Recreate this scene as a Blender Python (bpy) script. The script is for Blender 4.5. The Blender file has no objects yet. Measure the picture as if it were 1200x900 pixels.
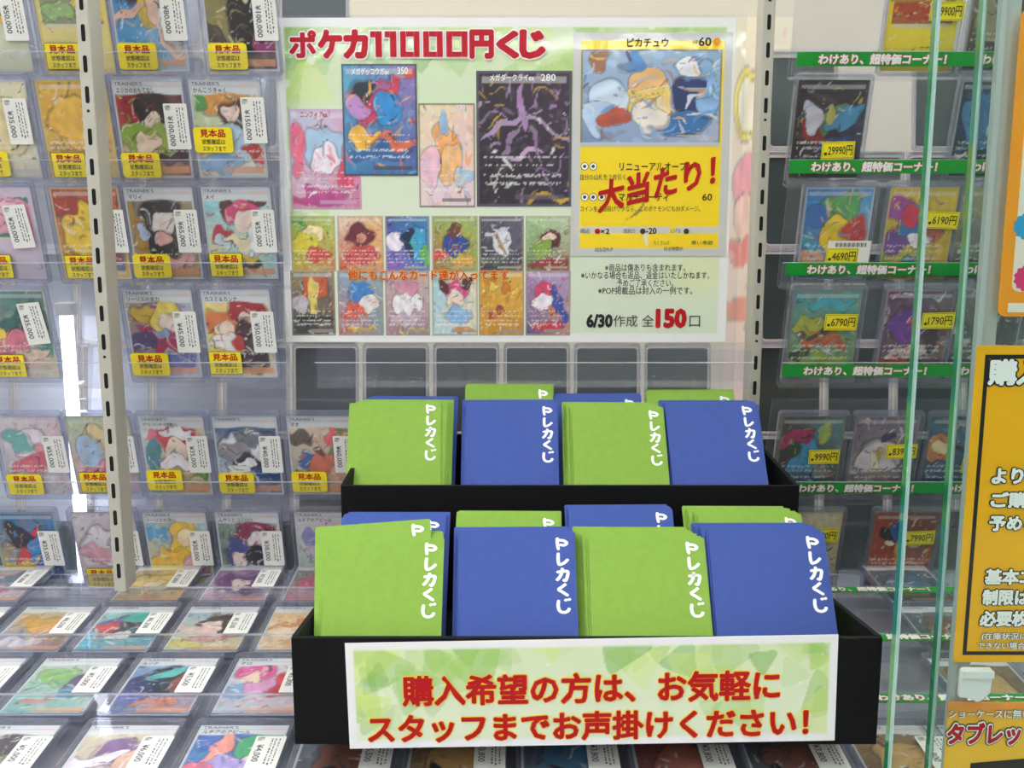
import bpy, math, random
import numpy as np
from mathutils import Matrix, Vector

scene = bpy.context.scene
COL = scene.collection
F = 1250.0                                   # focal length in pixels of the 1200x900 frame
PITCH = math.radians(9.86)
CAMH = 1.30                                  # lens height above the shop floor (m)
# ---------------------------------------------------------------- camera
cd = bpy.data.cameras.new('camera'); cam = bpy.data.objects.new('camera', cd); COL.objects.link(cam)
cd.sensor_width = 36; cd.lens = 36 * F / 1200; cd.clip_start = 0.05; cd.clip_end = 60
cam.location = (0, 0, CAMH); cam.rotation_euler = (math.radians(90) - PITCH, 0, 0)
scene.camera = cam
# ---------------------------------------------------------------- world, exposure
wd = bpy.data.worlds.new('shop_air'); scene.world = wd; wd.use_nodes = True
wt = wd.node_tree; bg = wt.nodes['Background']; bg.inputs[1].default_value = 0.62
wtc = wt.nodes.new('ShaderNodeTexCoord'); wsp = wt.nodes.new('ShaderNodeSeparateXYZ'); wrp = wt.nodes.new('ShaderNodeValToRGB'); wmp = wt.nodes.new('ShaderNodeMapRange')
wmp.inputs[1].default_value = -1; wmp.inputs[2].default_value = 1
wt.links.new(wtc.outputs['Generated'], wsp.inputs[0]); wt.links.new(wsp.outputs['Z'], wmp.inputs[0]); wt.links.new(wmp.outputs[0], wrp.inputs[0]); wt.links.new(wrp.outputs[0], bg.inputs[0])
cr = wrp.color_ramp; cr.elements[0].position = 0.0; cr.elements[0].color = (0.30, 0.29, 0.27, 1)      # floor of the shop
for pos, c in ((0.42, (0.30, 0.30, 0.30)), (0.52, (0.42, 0.43, 0.45)), (0.66, (0.97, 0.97, 0.96))): cr.elements.new(pos).color = (*c, 1)
cr.elements[-1].position = 1.0; cr.elements[-1].color = (1.52, 1.52, 1.50, 1)                          # white ceiling
scene.view_settings.view_transform = 'Standard'; scene.view_settings.look = 'None'
scene.view_settings.exposure = -0.36; scene.view_settings.gamma = 1.0; scene.view_settings.use_curve_mapping = False
scene.cycles.transparent_max_bounces = 40
scene.cycles.caustics_reflective = False; scene.cycles.caustics_refractive = False
# unseen fill light added behind the visitor's left to brighten the left cards
al = bpy.data.lights.new('window_daylight', 'AREA'); al.shape = 'RECTANGLE'; al.size = 1.2; al.size_y = 1.4; al.energy = 13; al.color = (0.95, 0.97, 1.0)
alo = bpy.data.objects.new('window_daylight', al); COL.objects.link(alo); alo.location = (-1.9, -0.9, 1.55)
alo.rotation_euler = (Vector((-0.35, 1.0, 1.3)) - Vector(alo.location)).to_track_quat('-Z', 'Y').to_euler()
# ---------------------------------------------------------------- helpers
def lin(h):
    h = h.lstrip('#'); out = []
    for i in (0, 2, 4):
        c = int(h[i:i+2], 16) / 255
        out.append(c / 12.92 if c <= 0.04045 else ((c + 0.055) / 1.055) ** 2.4)
    return tuple(out)

def ray(px, py):
    a = (px - 600) / F; b = (450 - py) / F
    return a, math.cos(PITCH) + b * math.sin(PITCH), -math.sin(PITCH) + b * math.cos(PITCH)
def onY(px, py, Y):                          # mm, camera at the origin
    a, y, z = ray(px, py); t = Y / y; return a * t, Y, z * t
def at_depth(px, py, d):
    a, y, z = ray(px, py); return a * d, y * d, z * d
def W(x, y, z): return Vector((x / 1000, y / 1000, z / 1000 + CAMH))

def mat(name, hexcol, rough=0.5, metal=0.0, spec=0.5, coat=0.0, bump=0.0, bscale=200.0, mottle=0.0, mscale=60.0, emit=None, estr=0.0):
    m = bpy.data.materials.new(name); m.use_nodes = True; nt = m.node_tree; b = nt.nodes['Principled BSDF']
    c = lin(hexcol)
    b.inputs['Base Color'].default_value = (*c, 1); b.inputs['Roughness'].default_value = rough
    b.inputs['Metallic'].default_value = metal; b.inputs['Specular IOR Level'].default_value = spec
    b.inputs['Coat Weight'].default_value = coat
    tc = nt.nodes.new('ShaderNodeTexCoord')
    if mottle:
        n = nt.nodes.new('ShaderNodeTexNoise'); n.inputs['Scale'].default_value = mscale; n.inputs['Detail'].default_value = 6
        nt.links.new(tc.outputs['Object'], n.inputs['Vector'])
        r = nt.nodes.new('ShaderNodeMixRGB'); r.blend_type = 'MIX'
        r.inputs[1].default_value = (*[x * (1 - mottle) for x in c], 1); r.inputs[2].default_value = (*[min(1, x * (1 + mottle)) for x in c], 1)
        nt.links.new(n.outputs['Fac'], r.inputs[0]); nt.links.new(r.outputs[0], b.inputs['Base Color'])
    if bump:
        n = nt.nodes.new('ShaderNodeTexNoise'); n.inputs['Scale'].default_value = bscale; n.inputs['Detail'].default_value = 4
        nt.links.new(tc.outputs['Object'], n.inputs['Vector'])
        bp = nt.nodes.new('ShaderNodeBump'); bp.inputs['Strength'].default_value = bump; bp.inputs['Distance'].default_value = 0.001
        nt.links.new(n.outputs['Fac'], bp.inputs['Height']); nt.links.new(bp.outputs[0], b.inputs['Normal'])
    if emit:
        b.inputs['Emission Color'].default_value = (*lin(emit), 1); b.inputs['Emission Strength'].default_value = estr
    return m

def clear_mat(name, tint, ior=1.45, rough=0.03, milk=0.0, bump=0.0, bscale=25.0):
    m = bpy.data.materials.new(name); m.use_nodes = True; nt = m.node_tree; nt.nodes.clear()
    out = nt.nodes.new('ShaderNodeOutputMaterial'); tr = nt.nodes.new('ShaderNodeBsdfTransparent'); tr.inputs[0].default_value = (*tint, 1)
    gl = nt.nodes.new('ShaderNodeBsdfGlossy'); gl.inputs['Roughness'].default_value = rough; gl.inputs[0].default_value = (1, 1, 1, 1)
    fr = nt.nodes.new('ShaderNodeFresnel'); fr.inputs[0].default_value = ior
    mx = nt.nodes.new('ShaderNodeMixShader'); last = tr
    if milk:
        df = nt.nodes.new('ShaderNodeBsdfDiffuse'); df.inputs[0].default_value = (0.85, 0.87, 0.95, 1)
        m2 = nt.nodes.new('ShaderNodeMixShader'); m2.inputs[0].default_value = milk
        nt.links.new(tr.outputs[0], m2.inputs[1]); nt.links.new(df.outputs[0], m2.inputs[2]); last = m2
    ge = nt.nodes.new('ShaderNodeNewGeometry'); mu = nt.nodes.new('ShaderNodeMath'); mu.operation = 'MULTIPLY'; iv = nt.nodes.new('ShaderNodeMath'); iv.operation = 'SUBTRACT'; iv.inputs[0].default_value = 1.0
    nt.links.new(ge.outputs['Backfacing'], iv.inputs[1]); nt.links.new(fr.outputs[0], mu.inputs[0]); nt.links.new(iv.outputs[0], mu.inputs[1])
    nt.links.new(mu.outputs[0], mx.inputs[0]); nt.links.new(last.outputs[0], mx.inputs[1]); nt.links.new(gl.outputs[0], mx.inputs[2])
    if bump:
        tc = nt.nodes.new('ShaderNodeTexCoord'); n = nt.nodes.new('ShaderNodeTexNoise'); n.inputs['Scale'].default_value = bscale
        nt.links.new(tc.outputs['Object'], n.inputs['Vector'])
        bp = nt.nodes.new('ShaderNodeBump'); bp.inputs['Strength'].default_value = bump; bp.inputs['Distance'].default_value = 0.002
        nt.links.new(n.outputs['Fac'], bp.inputs['Height']); nt.links.new(bp.outputs[0], gl.inputs['Normal']); nt.links.new(bp.outputs[0], fr.inputs['Normal'])
    nt.links.new(mx.outputs[0], out.inputs[0]); return m

def print_mat(name, rough, coat=0.0, bump=0.0, bscale=60.0):
    m = bpy.data.materials.new(name); m.use_nodes = True; nt = m.node_tree; b = nt.nodes['Principled BSDF']
    a = nt.nodes.new('ShaderNodeAttribute'); a.attribute_name = 'ink'
    nt.links.new(a.outputs['Color'], b.inputs['Base Color']); b.inputs['Roughness'].default_value = rough
    b.inputs['Coat Weight'].default_value = coat; b.inputs['Coat Roughness'].default_value = 0.05
    if bump:
        tc = nt.nodes.new('ShaderNodeTexCoord'); n = nt.nodes.new('ShaderNodeTexNoise'); n.inputs['Scale'].default_value = bscale; n.inputs['Detail'].default_value = 3
        nt.links.new(tc.outputs['Object'], n.inputs['Vector'])
        bp = nt.nodes.new('ShaderNodeBump'); bp.inputs['Strength'].default_value = bump; bp.inputs['Distance'].default_value = 0.001
        nt.links.new(n.outputs['Fac'], bp.inputs['Height']); nt.links.new(bp.outputs[0], b.inputs['Coat Normal'])
    return m

M = dict(
    acrylic=clear_mat('clear_acrylic', (0.955, 0.96, 0.975), 1.42, 0.04, 0.03, 0.25, 18),
    case=clear_mat('card_case_plastic', (0.985, 0.985, 0.99), 1.36, 0.03, 0.01, 0.12, 25),
    rim=clear_mat('card_case_rim_plastic', (0.80, 0.81, 0.86), 1.5, 0.08, 0.10),
    lip=clear_mat('clear_acrylic_lip', (0.99, 0.99, 0.99), 1.40, 0.04, 0.02, 0.3, 22),
    lip_edge=clear_mat('acrylic_cut_edge', (0.9, 0.9, 0.92), 1.5, 0.2, 0.35),  # milky colour paints the bright highlight along the lip's top edge
    glass=clear_mat('door_glass', (0.93, 0.97, 0.95), 1.40, 0.0, 0.0),
    edge=mat('glass_edge_green', '12804f', 0.15, coat=0.5, mottle=0.15, mscale=30),
    edge_pale=mat('glass_arris_pale', 'a6c8bf', 0.2, coat=0.3),  # light caught by the near arris, painted as a paler strip
    post=mat('painted_steel', 'bfbbab', 0.45, mottle=0.03, mscale=25),
    slot=mat('slot_dark', '0a0a0c', 0.9),
    board=mat('black_board', '0b0b0c', 0.7, spec=0.2, bump=0.12, bscale=500, mottle=0.12, mscale=300),
    green=mat('green_paper', '83a846', 0.85, spec=0.2, bump=0.10, bscale=350, mottle=0.10, mscale=160),
    blue=mat('blue_paper', '43579a', 0.85, spec=0.2, bump=0.10, bscale=350, mottle=0.10, mscale=160),
    white=mat('white_paper', 'f4f4f0', 0.7),
    label=mat('price_label_paper', 'f3f2ea', 0.6),
    tag_ink=mat('grey_thermal_ink', '5c5c60', 0.7),
    yellow=mat('yellow_sticker', 'f8e21c', 0.5),
    ylabel=mat('yellow_price_label', 'f6e426', 0.5),
    black=mat('black_ink', '141414', 0.6),
    brown=mat('dark_ink', '3a3328', 0.6),
    red=mat('red_ink', 'b80d12', 0.6, spec=0.3),
    title=mat('title_red_ink', 'bc1424', 0.5, spec=0.3),
    ored=mat('orange_red_ink', 'd8351c', 0.5),
    gold=mat('yellow_outline_ink', 'ffd83a', 0.5),
    winkk=mat('white_ink', 'fbfbf8', 0.55),
    pinkline=mat('pink_outline_ink', 'c23a4a', 0.5),
    strip=mat('green_strip_paper', '0d9a34', 0.45, coat=0.2),
    amber=mat('amber_poster_paper', 'f7b405', 0.4, coat=0.3, mottle=0.03, mscale=20),
    orange=mat('orange_poster_paper', 'f39a1c', 0.4, coat=0.3),
    cream=mat('cream_poster_paper', 'efe6d6', 0.5, coat=0.2),
    cyan=mat('cyan_ink', '2b9fd0', 0.5), magenta=mat('magenta_ink', 'd8356f', 0.5),
    silver=mat('silver_ink', 'c9c9c4', 0.4),
    alu=mat('pale_aluminium', 'c3cdca', 0.4, metal=0.25),
    plastic=mat('white_plastic', 'e9ebe9', 0.35),
    wall=mat('cream_wall', 'dfd6c0', 0.8, mottle=0.03, mscale=3),
    base=mat('grey_shelf', 'a9adb3', 0.4, mottle=0.05, mscale=8),
    cback=mat('card_back_dark', '4e5856', 0.4, mottle=0.12, mscale=20),
    cback_pale=mat('card_back_pale', 'b4b7be', 0.4, mottle=0.08, mscale=20),  # lighter copy of the card back, haze over the left rack put into its colour
    metal_ln=mat('grey_metal_rail', '9a9a92', 0.4, metal=0.4),
    lamp_body=mat('lamp_body', 'e8e8e8', 0.5),
    lamp=mat('lamp_tube', 'ffffff', 0.5, emit='fbfdff', estr=32.0),
    led=mat('led_tube', 'ffffff', 0.5, emit='eef2ff', estr=9.0),  # glow of the added reflection streak
    ink=print_mat('printed_card', 0.35, 0.15),
    ink_poster=print_mat('printed_laminate', 0.5, 0.8, 0.10, 55),
    ink_paper=print_mat('printed_paper', 0.7),
)

class MB:
    def __init__(s): s.v = []; s.f = []; s.m = []; s.mats = []
    def mi(s, m):
        if m not in s.mats: s.mats.append(m)
        return s.mats.index(m)
    def add(s, vs, fs, m, T=None):
        o = len(s.v); k = s.mi(m)
        if T is not None: vs = [tuple(T @ Vector(v)) for v in vs]
        s.v += [tuple(v) for v in vs]
        for f in fs: s.f.append([o + i for i in f]); s.m.append(k)
    def box(s, x0, x1, y0, y1, z0, z1, m, T=None):
        vs = [(x, y, z) for z in (z0, z1) for y in (y0, y1) for x in (x0, x1)]
        s.add(vs, [(0, 2, 3, 1), (4, 5, 7, 6), (0, 1, 5, 4), (2, 6, 7, 3), (0, 4, 6, 2), (1, 3, 7, 5)], m, T)
    def prism(s, pts, z0, z1, m, T=None):            # ccw outline in xy, extruded in z
        n = len(pts)
        vs = [(x, y, z0) for x, y in pts] + [(x, y, z1) for x, y in pts]
        fs = [tuple(range(n - 1, -1, -1)), tuple(range(n, 2 * n))] + [(i, (i + 1) % n, n + (i + 1) % n, n + i) for i in range(n)]
        s.add(vs, fs, m, T)
    def poly(s, pts, z, m, T=None):
        s.add([(x, y, z) for x, y in pts], [tuple(range(len(pts)))], m, T)
    def rect(s, x0, x1, y0, y1, z, m, T=None): s.poly([(x0, y0), (x1, y0), (x1, y1), (x0, y1)], z, m, T)
    def ring(s, outer, inner, z0, z1, m, T=None):    # frame between two outlines with as many points
        n = len(outer)
        vs = [(*p, z) for z in (z0, z1) for L in (outer, inner) for p in L]
        fs = []
        for i in range(n):
            j = (i + 1) % n
            fs += [(i, n + i, n + j, j), (2*n + i, 2*n + j, 3*n + j, 3*n + i), (i, j, 2*n + j, 2*n + i), (n + j, n + i, 3*n + i, 3*n + j)]
        s.add(vs, fs, m, T)
    def build(s, name, parent=None, smooth=False):
        me = bpy.data.meshes.new(name); me.from_pydata(s.v, [], s.f)
        for m in s.mats: me.materials.append(m)
        me.polygons.foreach_set('material_index', s.m)
        if smooth: me.polygons.foreach_set('use_smooth', [True] * len(s.f))
        me.update()
        o = bpy.data.objects.new(name, me); COL.objects.link(o)
        if parent: o.parent = parent
        return o

def rrect(x0, x1, y0, y1, r, n=4):
    P = []
    for cx, cy, a0 in ((x1 - r, y0 + r, -90), (x1 - r, y1 - r, 0), (x0 + r, y1 - r, 90), (x0 + r, y0 + r, 180)):
        for k in range(n + 1):
            a = math.radians(a0 + 90 * k / n); P.append((cx + r * math.cos(a), cy + r * math.sin(a)))
    return P

LABELS = {}
def tag(o, label, cat, group=None, kind=None):
    o['label'] = label; o['category'] = cat
    if group: o['group'] = group
    if kind: o['kind'] = kind
    n = len(label.split()); assert 4 <= n <= 16, (n, label)
    if label in LABELS and not group: print('DUPLICATE LABEL', label)
    LABELS[label] = o.name
    return o
def empty(name, loc, rot=(0, 0, 0)):
    o = bpy.data.objects.new(name, None); COL.objects.link(o); o.empty_display_size = 0.02
    o.location = loc; o.rotation_euler = rot; return o

_tc = {}
def raw_text(body, off=0.0, space=1.0):
    k = (body, round(off, 4), space)
    if k not in _tc:
        c = bpy.data.curves.new('t', 'FONT'); c.body = body; c.resolution_u = 2; c.offset = off; c.space_character = space; c.space_line = 1.0
        o = bpy.data.objects.new('t', c); COL.objects.link(o)
        me = bpy.data.meshes.new_from_object(o.evaluated_get(bpy.context.evaluated_depsgraph_get()))
        v = np.zeros(len(me.vertices) * 3); me.vertices.foreach_get('co', v)
        fs = [tuple(p.vertices) for p in me.polygons]
        _tc[k] = (v.reshape(-1, 3)[:, :2].copy(), fs)
        bpy.data.objects.remove(o); bpy.data.meshes.remove(me); bpy.data.curves.remove(c)
    return _tc[k]
def txt(mb, body, x0, x1, y0, y1, z, m, bold=0.0, outline=None, om=None, rot=0, slant=0.0, fitrot=None, om2=None, outline2=None):
    """lettering fitted to a box; rot=-90 runs it downward; slant rises along the line"""
    v, f = raw_text(body)
    lo = v.min(0); hi = v.max(0); sz = hi - lo
    cx, cy = (x0 + x1) / 2, (y0 + y1) / 2; w, h = x1 - x0, y1 - y0
    def place(off, zz, mm):
        n = 1 if off <= 0 else (4 if off < 0.02 else 12)
        for i in range(n): place1(v + (off * np.array([math.cos(6.2832 * i / n + .4), math.sin(6.2832 * i / n + .4)]) if off > 0 else 0), zz - i * 1.2e-5, mm)
        if off > 0.05:
            for i in range(6): place1(v + off * 0.5 * np.array([math.cos(6.2832 * i / 6), math.sin(6.2832 * i / 6)]), zz - .00015 - i * 1.2e-5, mm)
    def place1(v, zz, mm):
        p = (v - lo) / sz - 0.5
        if rot == -90: q = np.stack([p[:, 1] * w, -p[:, 0] * h], 1)
        else: q = np.stack([p[:, 0] * w, p[:, 1] * h], 1)
        if fitrot:
            a = math.radians(fitrot); q = q @ np.array([[math.cos(a), math.sin(a)], [-math.sin(a), math.cos(a)]])
        q[:, 1] += slant * q[:, 0]
        mb.add([(cx + a, cy + b, zz) for a, b in q], f, mm)
    if outline2: place(bold + outline2, z - 0.0006, om2)
    if outline: place(bold + outline, z - 0.0003, om)
    place(bold, z, m)

def stroke(mb, pts, w, z, m, T, w_end=None):
    P = [Vector(p) for p in pts]; Q = []
    ext = [P[0] * 2 - P[1]] + P + [P[-1] * 2 - P[-2]]
    for i in range(1, len(ext) - 2):
        a, b, c, d = ext[i-1:i+3]
        for k in range(5):
            t = k / 5; Q.append(0.5 * ((2*b) + (c-a)*t + (2*a-5*b+4*c-d)*t*t + (-a+3*b-3*c+d)*t**3))
    Q.append(P[-1]); n = len(Q); L = []; R = []
    for i, q in enumerate(Q):
        d = (Q[min(i+1, n-1)] - Q[max(i-1, 0)]).normalized(); nn = Vector((-d.y, d.x))
        ww = w / 2 * (1 if w_end is None else (1 + (w_end / w - 1) * i / (n - 1)))
        if i in (0, n - 1): ww *= 0.6
        L.append(q + nn * ww); R.append(q - nn * ww)
    vs = [(p.x, p.y, z) for p in L + R]
    mb.add(vs, [(i, n + i, n + i + 1, i + 1) for i in range(n - 1)], m, T)

# ---------------------------------------------------------------- printed pictures (abstract colour fields)
def sm(e0, e1, x): t = np.clip((x - e0) / (e1 - e0), 0, 1); return t * t * (3 - 2 * t)
def noise2(rng, U, V, k, n=5):
    s = np.zeros_like(U)
    for i in range(n):
        a = rng.uniform(0, 6.283); fr = k * rng.uniform(0.6, 1.8); s += np.sin((U * math.cos(a) + V * math.sin(a)) * fr + rng.uniform(0, 6.283))
    return s / n
def mixc(C, col, m): C += (np.array(lin(col)) - C) * m[..., None]
def art(U, V, bgc, blobs, seed, streak=0.35, warp=0.05):
    rng = np.random.default_rng(seed)
    b = [np.array(lin(c)) for c in bgc]
    while len(b) < 4: b.append(b[-1])
    n1 = noise2(rng, U, V, 9) * 0.25; n2 = noise2(rng, U, V, 9) * 0.25
    u = np.clip(U + n1, 0, 1)[..., None]; v = np.clip(V + n2, 0, 1)[..., None]
    C = (b[0] * (1 - u) + b[1] * u) * v + (b[2] * (1 - u) + b[3] * u) * (1 - v)   # b0 TL b1 TR b2 BL b3 BR
    st = sm(0.25, 0.5, noise2(rng, U, V, 34)); st2 = sm(0.3, 0.5, noise2(rng, U, V, 30))
    C = C + (np.minimum(1, C * 1.5 + 0.06) - C) * (streak * st)[..., None]
    C = C * (1 - 0.5 * streak * st2)[..., None]
    wu = noise2(rng, U, V, 16) * warp * 1.6; wv = noise2(rng, U, V, 16) * warp * 1.6
    for (bu, bv, ru, rv, ang, col) in blobs:
        a = math.radians(ang); du = U + wu - bu; dv = (V + wv - bv) * 1.4
        p = (du * math.cos(a) + dv * math.sin(a)) / ru; q = (-du * math.sin(a) + dv * math.cos(a)) / (rv * 1.4)
        d = p * p + q * q
        c = np.array(lin(col)); t = 1 + 0.22 * noise2(rng, U, V, 26)
        m = sm(1.12, 0.9, d)
        C += (np.clip(c * t[..., None], 0, 1) - C) * m[..., None]
        mo = sm(1.28, 1.15, d) * (1 - m) * 0.45                                  # thin inked contour
        C *= (1 - mo)[..., None]
    pal = [np.array(lin(x[5])) for x in blobs] + b[:2] + [np.array([.8, .8, .78]), np.array([.05, .04, .06])]
    for i in range(int(100 * streak / 0.35)):                                     # small strokes and flecks of the print
        bu, bv = rng.uniform(0, 1, 2); L_ = rng.uniform(.02, .11); w_ = rng.uniform(.005, .018); a = rng.uniform(0, 3.14)
        du = U + wu - bu; dv = (V + wv - bv) * 1.4
        p = (du * math.cos(a) + dv * math.sin(a)); q = -du * math.sin(a) + dv * math.cos(a) + 2.5 * p * p * rng.choice([-1, 1])
        m = sm(1.2, .7, (p / L_) ** 2 + (q / w_) ** 2) * rng.uniform(.35, .9)
        C += (pal[rng.integers(len(pal))] - C) * m[..., None]
    return np.clip(C, 0, 1)

_grid = {}
def grid_mesh(name, nx, ny, w, h, C, m, parent=None, x0=0.0, y0=0.0, z=0.0, back=0.0):
    """printed sheet: nx by ny cells with one ink colour per vertex, C[ny+1,nx+1,3], row 0 at the bottom"""
    xs = np.linspace(x0, x0 + w, nx + 1); ys = np.linspace(y0, y0 + h, ny + 1)
    X, Y = np.meshgrid(xs, ys); n = (nx + 1) * (ny + 1)
    co = np.stack([X.ravel(), Y.ravel(), np.full(n, z)], 1)
    k = (nx, ny)
    if k not in _grid:
        i = np.arange(nx)[None, :] + (nx + 1) * np.arange(ny)[:, None]
        _grid[k] = np.stack([i, i + 1, i + nx + 2, i + nx + 1], -1).reshape(-1, 4)
    fa = _grid[k].tolist(); vs = co.tolist(); col = C.reshape(-1, 3)
    if back:
        cs = [0, nx, n - 1, ny * (nx + 1)]; o = n
        vs += [[vs[c][0], vs[c][1], z - back] for c in cs]; col = np.concatenate([col, col[cs]])
        fa += [[o + 3, o + 2, o + 1, o]]
        bot = list(range(0, nx + 1)); top = list(range(ny * (nx + 1), n)); lf = list(range(0, n, nx + 1)); rt = list(range(nx, n, nx + 1))
        fa += [[o, o + 1] + bot[::-1], [o + 2, o + 3] + top, [o + 3, o] + lf, [o + 1, o + 2] + rt[::-1]]
    me = bpy.data.meshes.new(name); me.from_pydata(vs, [], fa); me.materials.append(m)
    at = me.color_attributes.new('ink', 'FLOAT_COLOR', 'POINT')
    at.data.foreach_set('color', np.concatenate([col, np.ones((len(col), 1))], 1).astype(np.float32).ravel())
    me.update()
    o = bpy.data.objects.new(name, me); COL.objects.link(o)
    if parent: o.parent = parent
    return o
def UV(nx, ny): return np.meshgrid(np.linspace(0, 1, nx + 1), np.linspace(0, 1, ny + 1))

def card_print(kind, bgc, blobs, seed, nx=38, ny=52, frame='c9cdd0'):
    U, V = UV(nx, ny)
    if kind == 'Y':                                            # framed picture above, coloured text field below
        u = (U - 0.07) / 0.86; v = (V - 0.47) / 0.42
        C = art(u, v, bgc[:4], blobs, seed, 0.3, 0.07)
        out = (u < 0) | (u > 1) | (v < 0) | (v > 1)
        F_ = art(U, V, [frame] * 4, [], seed + 5, 0.10)
        C[out] = F_[out]
        bar = (V > 0.43) & (V < 0.465) & (U > 0.1) & (U < 0.9); mixc(C, 'd8d2b8', bar * 0.8)
        edge = (U < 0.03) | (U > 0.97) | (V < 0.02) | (V > 0.98); mixc(C, bgc[4] if len(bgc) > 4 else 'e9d36a', edge * 1.0)
        return C
    C = art(U, V, bgc, blobs, seed)
    rng = np.random.default_rng(seed + 9)
    if kind == 'T':                                            # silver header, picture, warm footer band
        hd = sm(0.855, 0.87, V + 0.012 * np.sin(U * 9)); mixc(C, 'dfe2e2', hd)
        mixc(C, 'bfc4c8', ((V > 0.93) & (V < 0.945)) * 0.5)
        mixc(C, 'e9b9a0', ((V > 0.93) & (V < 0.965) & (U > 0.7) & (U < 0.95)) * 0.35)
        ft = ((V > 0.045) & (V < 0.115) & (U > 0.36) & (U < 0.96)); mixc(C, 'e9a06a', ft * (0.25 + 0.65 * U))
        line = ((V > 0.265) & (V < 0.285)) * (rng.random(U.shape) > 0.45); mixc(C, 'f4f4f4', line * 0.6)
        ed = sm(0.035, 0.02, np.minimum(np.minimum(U, 1 - U), np.minimum(V, 1 - V) * 1.4)); mixc(C, 'd3d7da', ed)
    else:                                                      # full picture with text rows
        mixc(C, 'e9e9e4', ((V > 0.905) & (V < 0.955) & (U > 0.05) & (U < 0.95)) * 0.35)
        for r0 in (0.36, 0.30, 0.22, 0.16):
            row = ((V > r0) & (V < r0 + 0.02) & (U > 0.07) & (U < 0.9)) * (rng.random(U.shape) > 0.5); mixc(C, 'f6f6f2', row * 0.55)
        mixc(C, frame, ((V > 0.05) & (V < 0.09) & (U > 0.4) & (U < 0.93)) * 0.8)
        ed = sm(0.035, 0.02, np.minimum(np.minimum(U, 1 - U), np.minimum(V, 1 - V) * 1.4)); mixc(C, frame, ed * 0.8)
    return C

# ---------------------------------------------------------------- light fittings of the shop (ceiling, behind and above the visitor)
def ceiling_lamp(x, y, z, along, ln, label):
    r = empty('ceiling_light', W(x, y, z), (0, 0, 0 if along == 'x' else math.pi / 2))
    b = MB(); L = ln / 2000
    b.box(-L, L, -0.07, 0.07, 0.012, 0.06, M['lamp_body']); b.build('housing', r)
    t = MB(); n = 10
    for yy in (-0.035, 0.035):
        pr = [(yy + 0.02 * math.cos(2*math.pi*k/n), -0.012 + 0.02 * math.sin(2*math.pi*k/n)) for k in range(n)]
        T = Matrix(((0, 0, 1, 0), (1, 0, 0, 0), (0, 1, 0, 0), (0, 0, 0, 1)))
        t.prism(pr, -L + 0.01, L - 0.01, M['lamp'], T)
    t.build('tube', r)
    tag(r, label, 'ceiling light', 'fluorescent ceiling lights')
LT = 'twin tube fluorescent light on the shop ceiling outside the photo'
for x, y in ((-900, -200), (500, -200), (-900, -1900), (500, -1900), (-900, -3600), (500, -3600), (0, 1500), (-1300, 1500), (1300, 1500)):
    ceiling_lamp(x, y, 1250, 'y', 1400, LT)
for x in (-1400, 0, 1400): ceiling_lamp(x, -7200, 1275, 'x', 1300, LT)

# ---------------------------------------------------------------- setting
def structure(o): o['kind'] = 'structure'; return o
b = MB(); p0 = W(-2600, 1900, -1300); p1 = W(2600, 1960, 1300)
b.box(p0.x, p1.x, p0.y, p1.y, p0.z, p1.z, M['wall']); structure(b.build('wall_back'))
b = MB(); p0 = W(-2600, -3000, -1360); p1 = W(2600, 1900, -1302)
b.box(p0.x, p1.x, p0.y, p1.y, p0.z, p1.z, mat('shop_floor', 'b9b4aa', 0.5, mottle=0.05, mscale=4)); structure(b.build('floor'))
b = MB(); p0 = W(-760, 470, -425); p1 = W(760, 1250, -405)
b.box(p0.x, p1.x, p0.y, p1.y, p0.z, p1.z, M['base']); o = structure(b.build('trim_1'))

b = MB(); p0 = W(-760, 1128, -405); p1 = W(760, 1136, -338)
b.box(p0.x, p1.x, p0.y, p1.y, p0.z, p1.z, M['cback']); structure(b.build('trim_2'))
# ---------------------------------------------------------------- rack geometry: rows of clear rails (mm, top edge of the cards)
UP = math.radians(-15.2); LOW = math.radians(86.9)
ROWS = dict(A=(980, 199, UP), B=(980, 104, UP), C=(986, 10.3, UP), D=(972, -81.6, UP), E=(1015, -208, UP), F=(1020, -306, UP),
            G=(1037, -368, LOW), H=(927, -368.4, LOW), I=(817, -369, LOW), J=(707, -370, LOW))
def row_base(r):                                               # bottom edge of the cards
    Y, Z, th = ROWS[r]; return Y - 88 * math.sin(th), Z - 88 * math.cos(th), th
def row_x(r, px, bottom=False):
    Y, Z, th = ROWS[r]
    if bottom: Y, Z, _ = row_base(r)
    d = Y * math.cos(PITCH) - Z * math.sin(PITCH); return (px - 600) / F * d
def row_frame(r, x): Y, Z, th = row_base(r); return W(x, Y, Z), (math.pi / 2 - th, 0, 0)

def rail(r, x0, x1, label, top=94, band=True):
    loc, rot = row_frame(r, (x0 + x1) / 2); e = empty('card_rail', loc, rot); L = (x1 - x0) / 2000
    b = MB(); b.box(-L, L, -0.006, top / 1000, -0.0062, -0.0046, M['acrylic']); b.build('back_sheet', e)
    b = MB(); b.box(-L, L, -0.0078, -0.0062, -0.0062, 0.0082, M['acrylic']); b.build('ledge', e)
    if band:
        b = MB(); b.box(-L, L, -0.006, 0.0180, 0.0064, 0.0080, M['lip']); b.box(-L, L, 0.0180, 0.0186, 0.0064, 0.0080, M['lip_edge']); b.build('front_lip', e)
    tag(e, label, 'card rail'); return e
side = {'L': ('left', -640, -209), 'R': ('right', 252, 700)}
nth = dict(A='first', B='second', C='third', D='fourth', E='fifth', F='sixth')
for r in 'ABCDEF':
    for s, (nm, x0, x1) in side.items():
        if r in 'EF' and s == 'L': x1 = -150
        if r in 'EF' and s == 'R': x0 = 252
        rail(r, x0, x1, f'clear acrylic card rail, {nth[r]} tier from the top of the {nm} rack', 104 if r == 'E' else 94)
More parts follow.
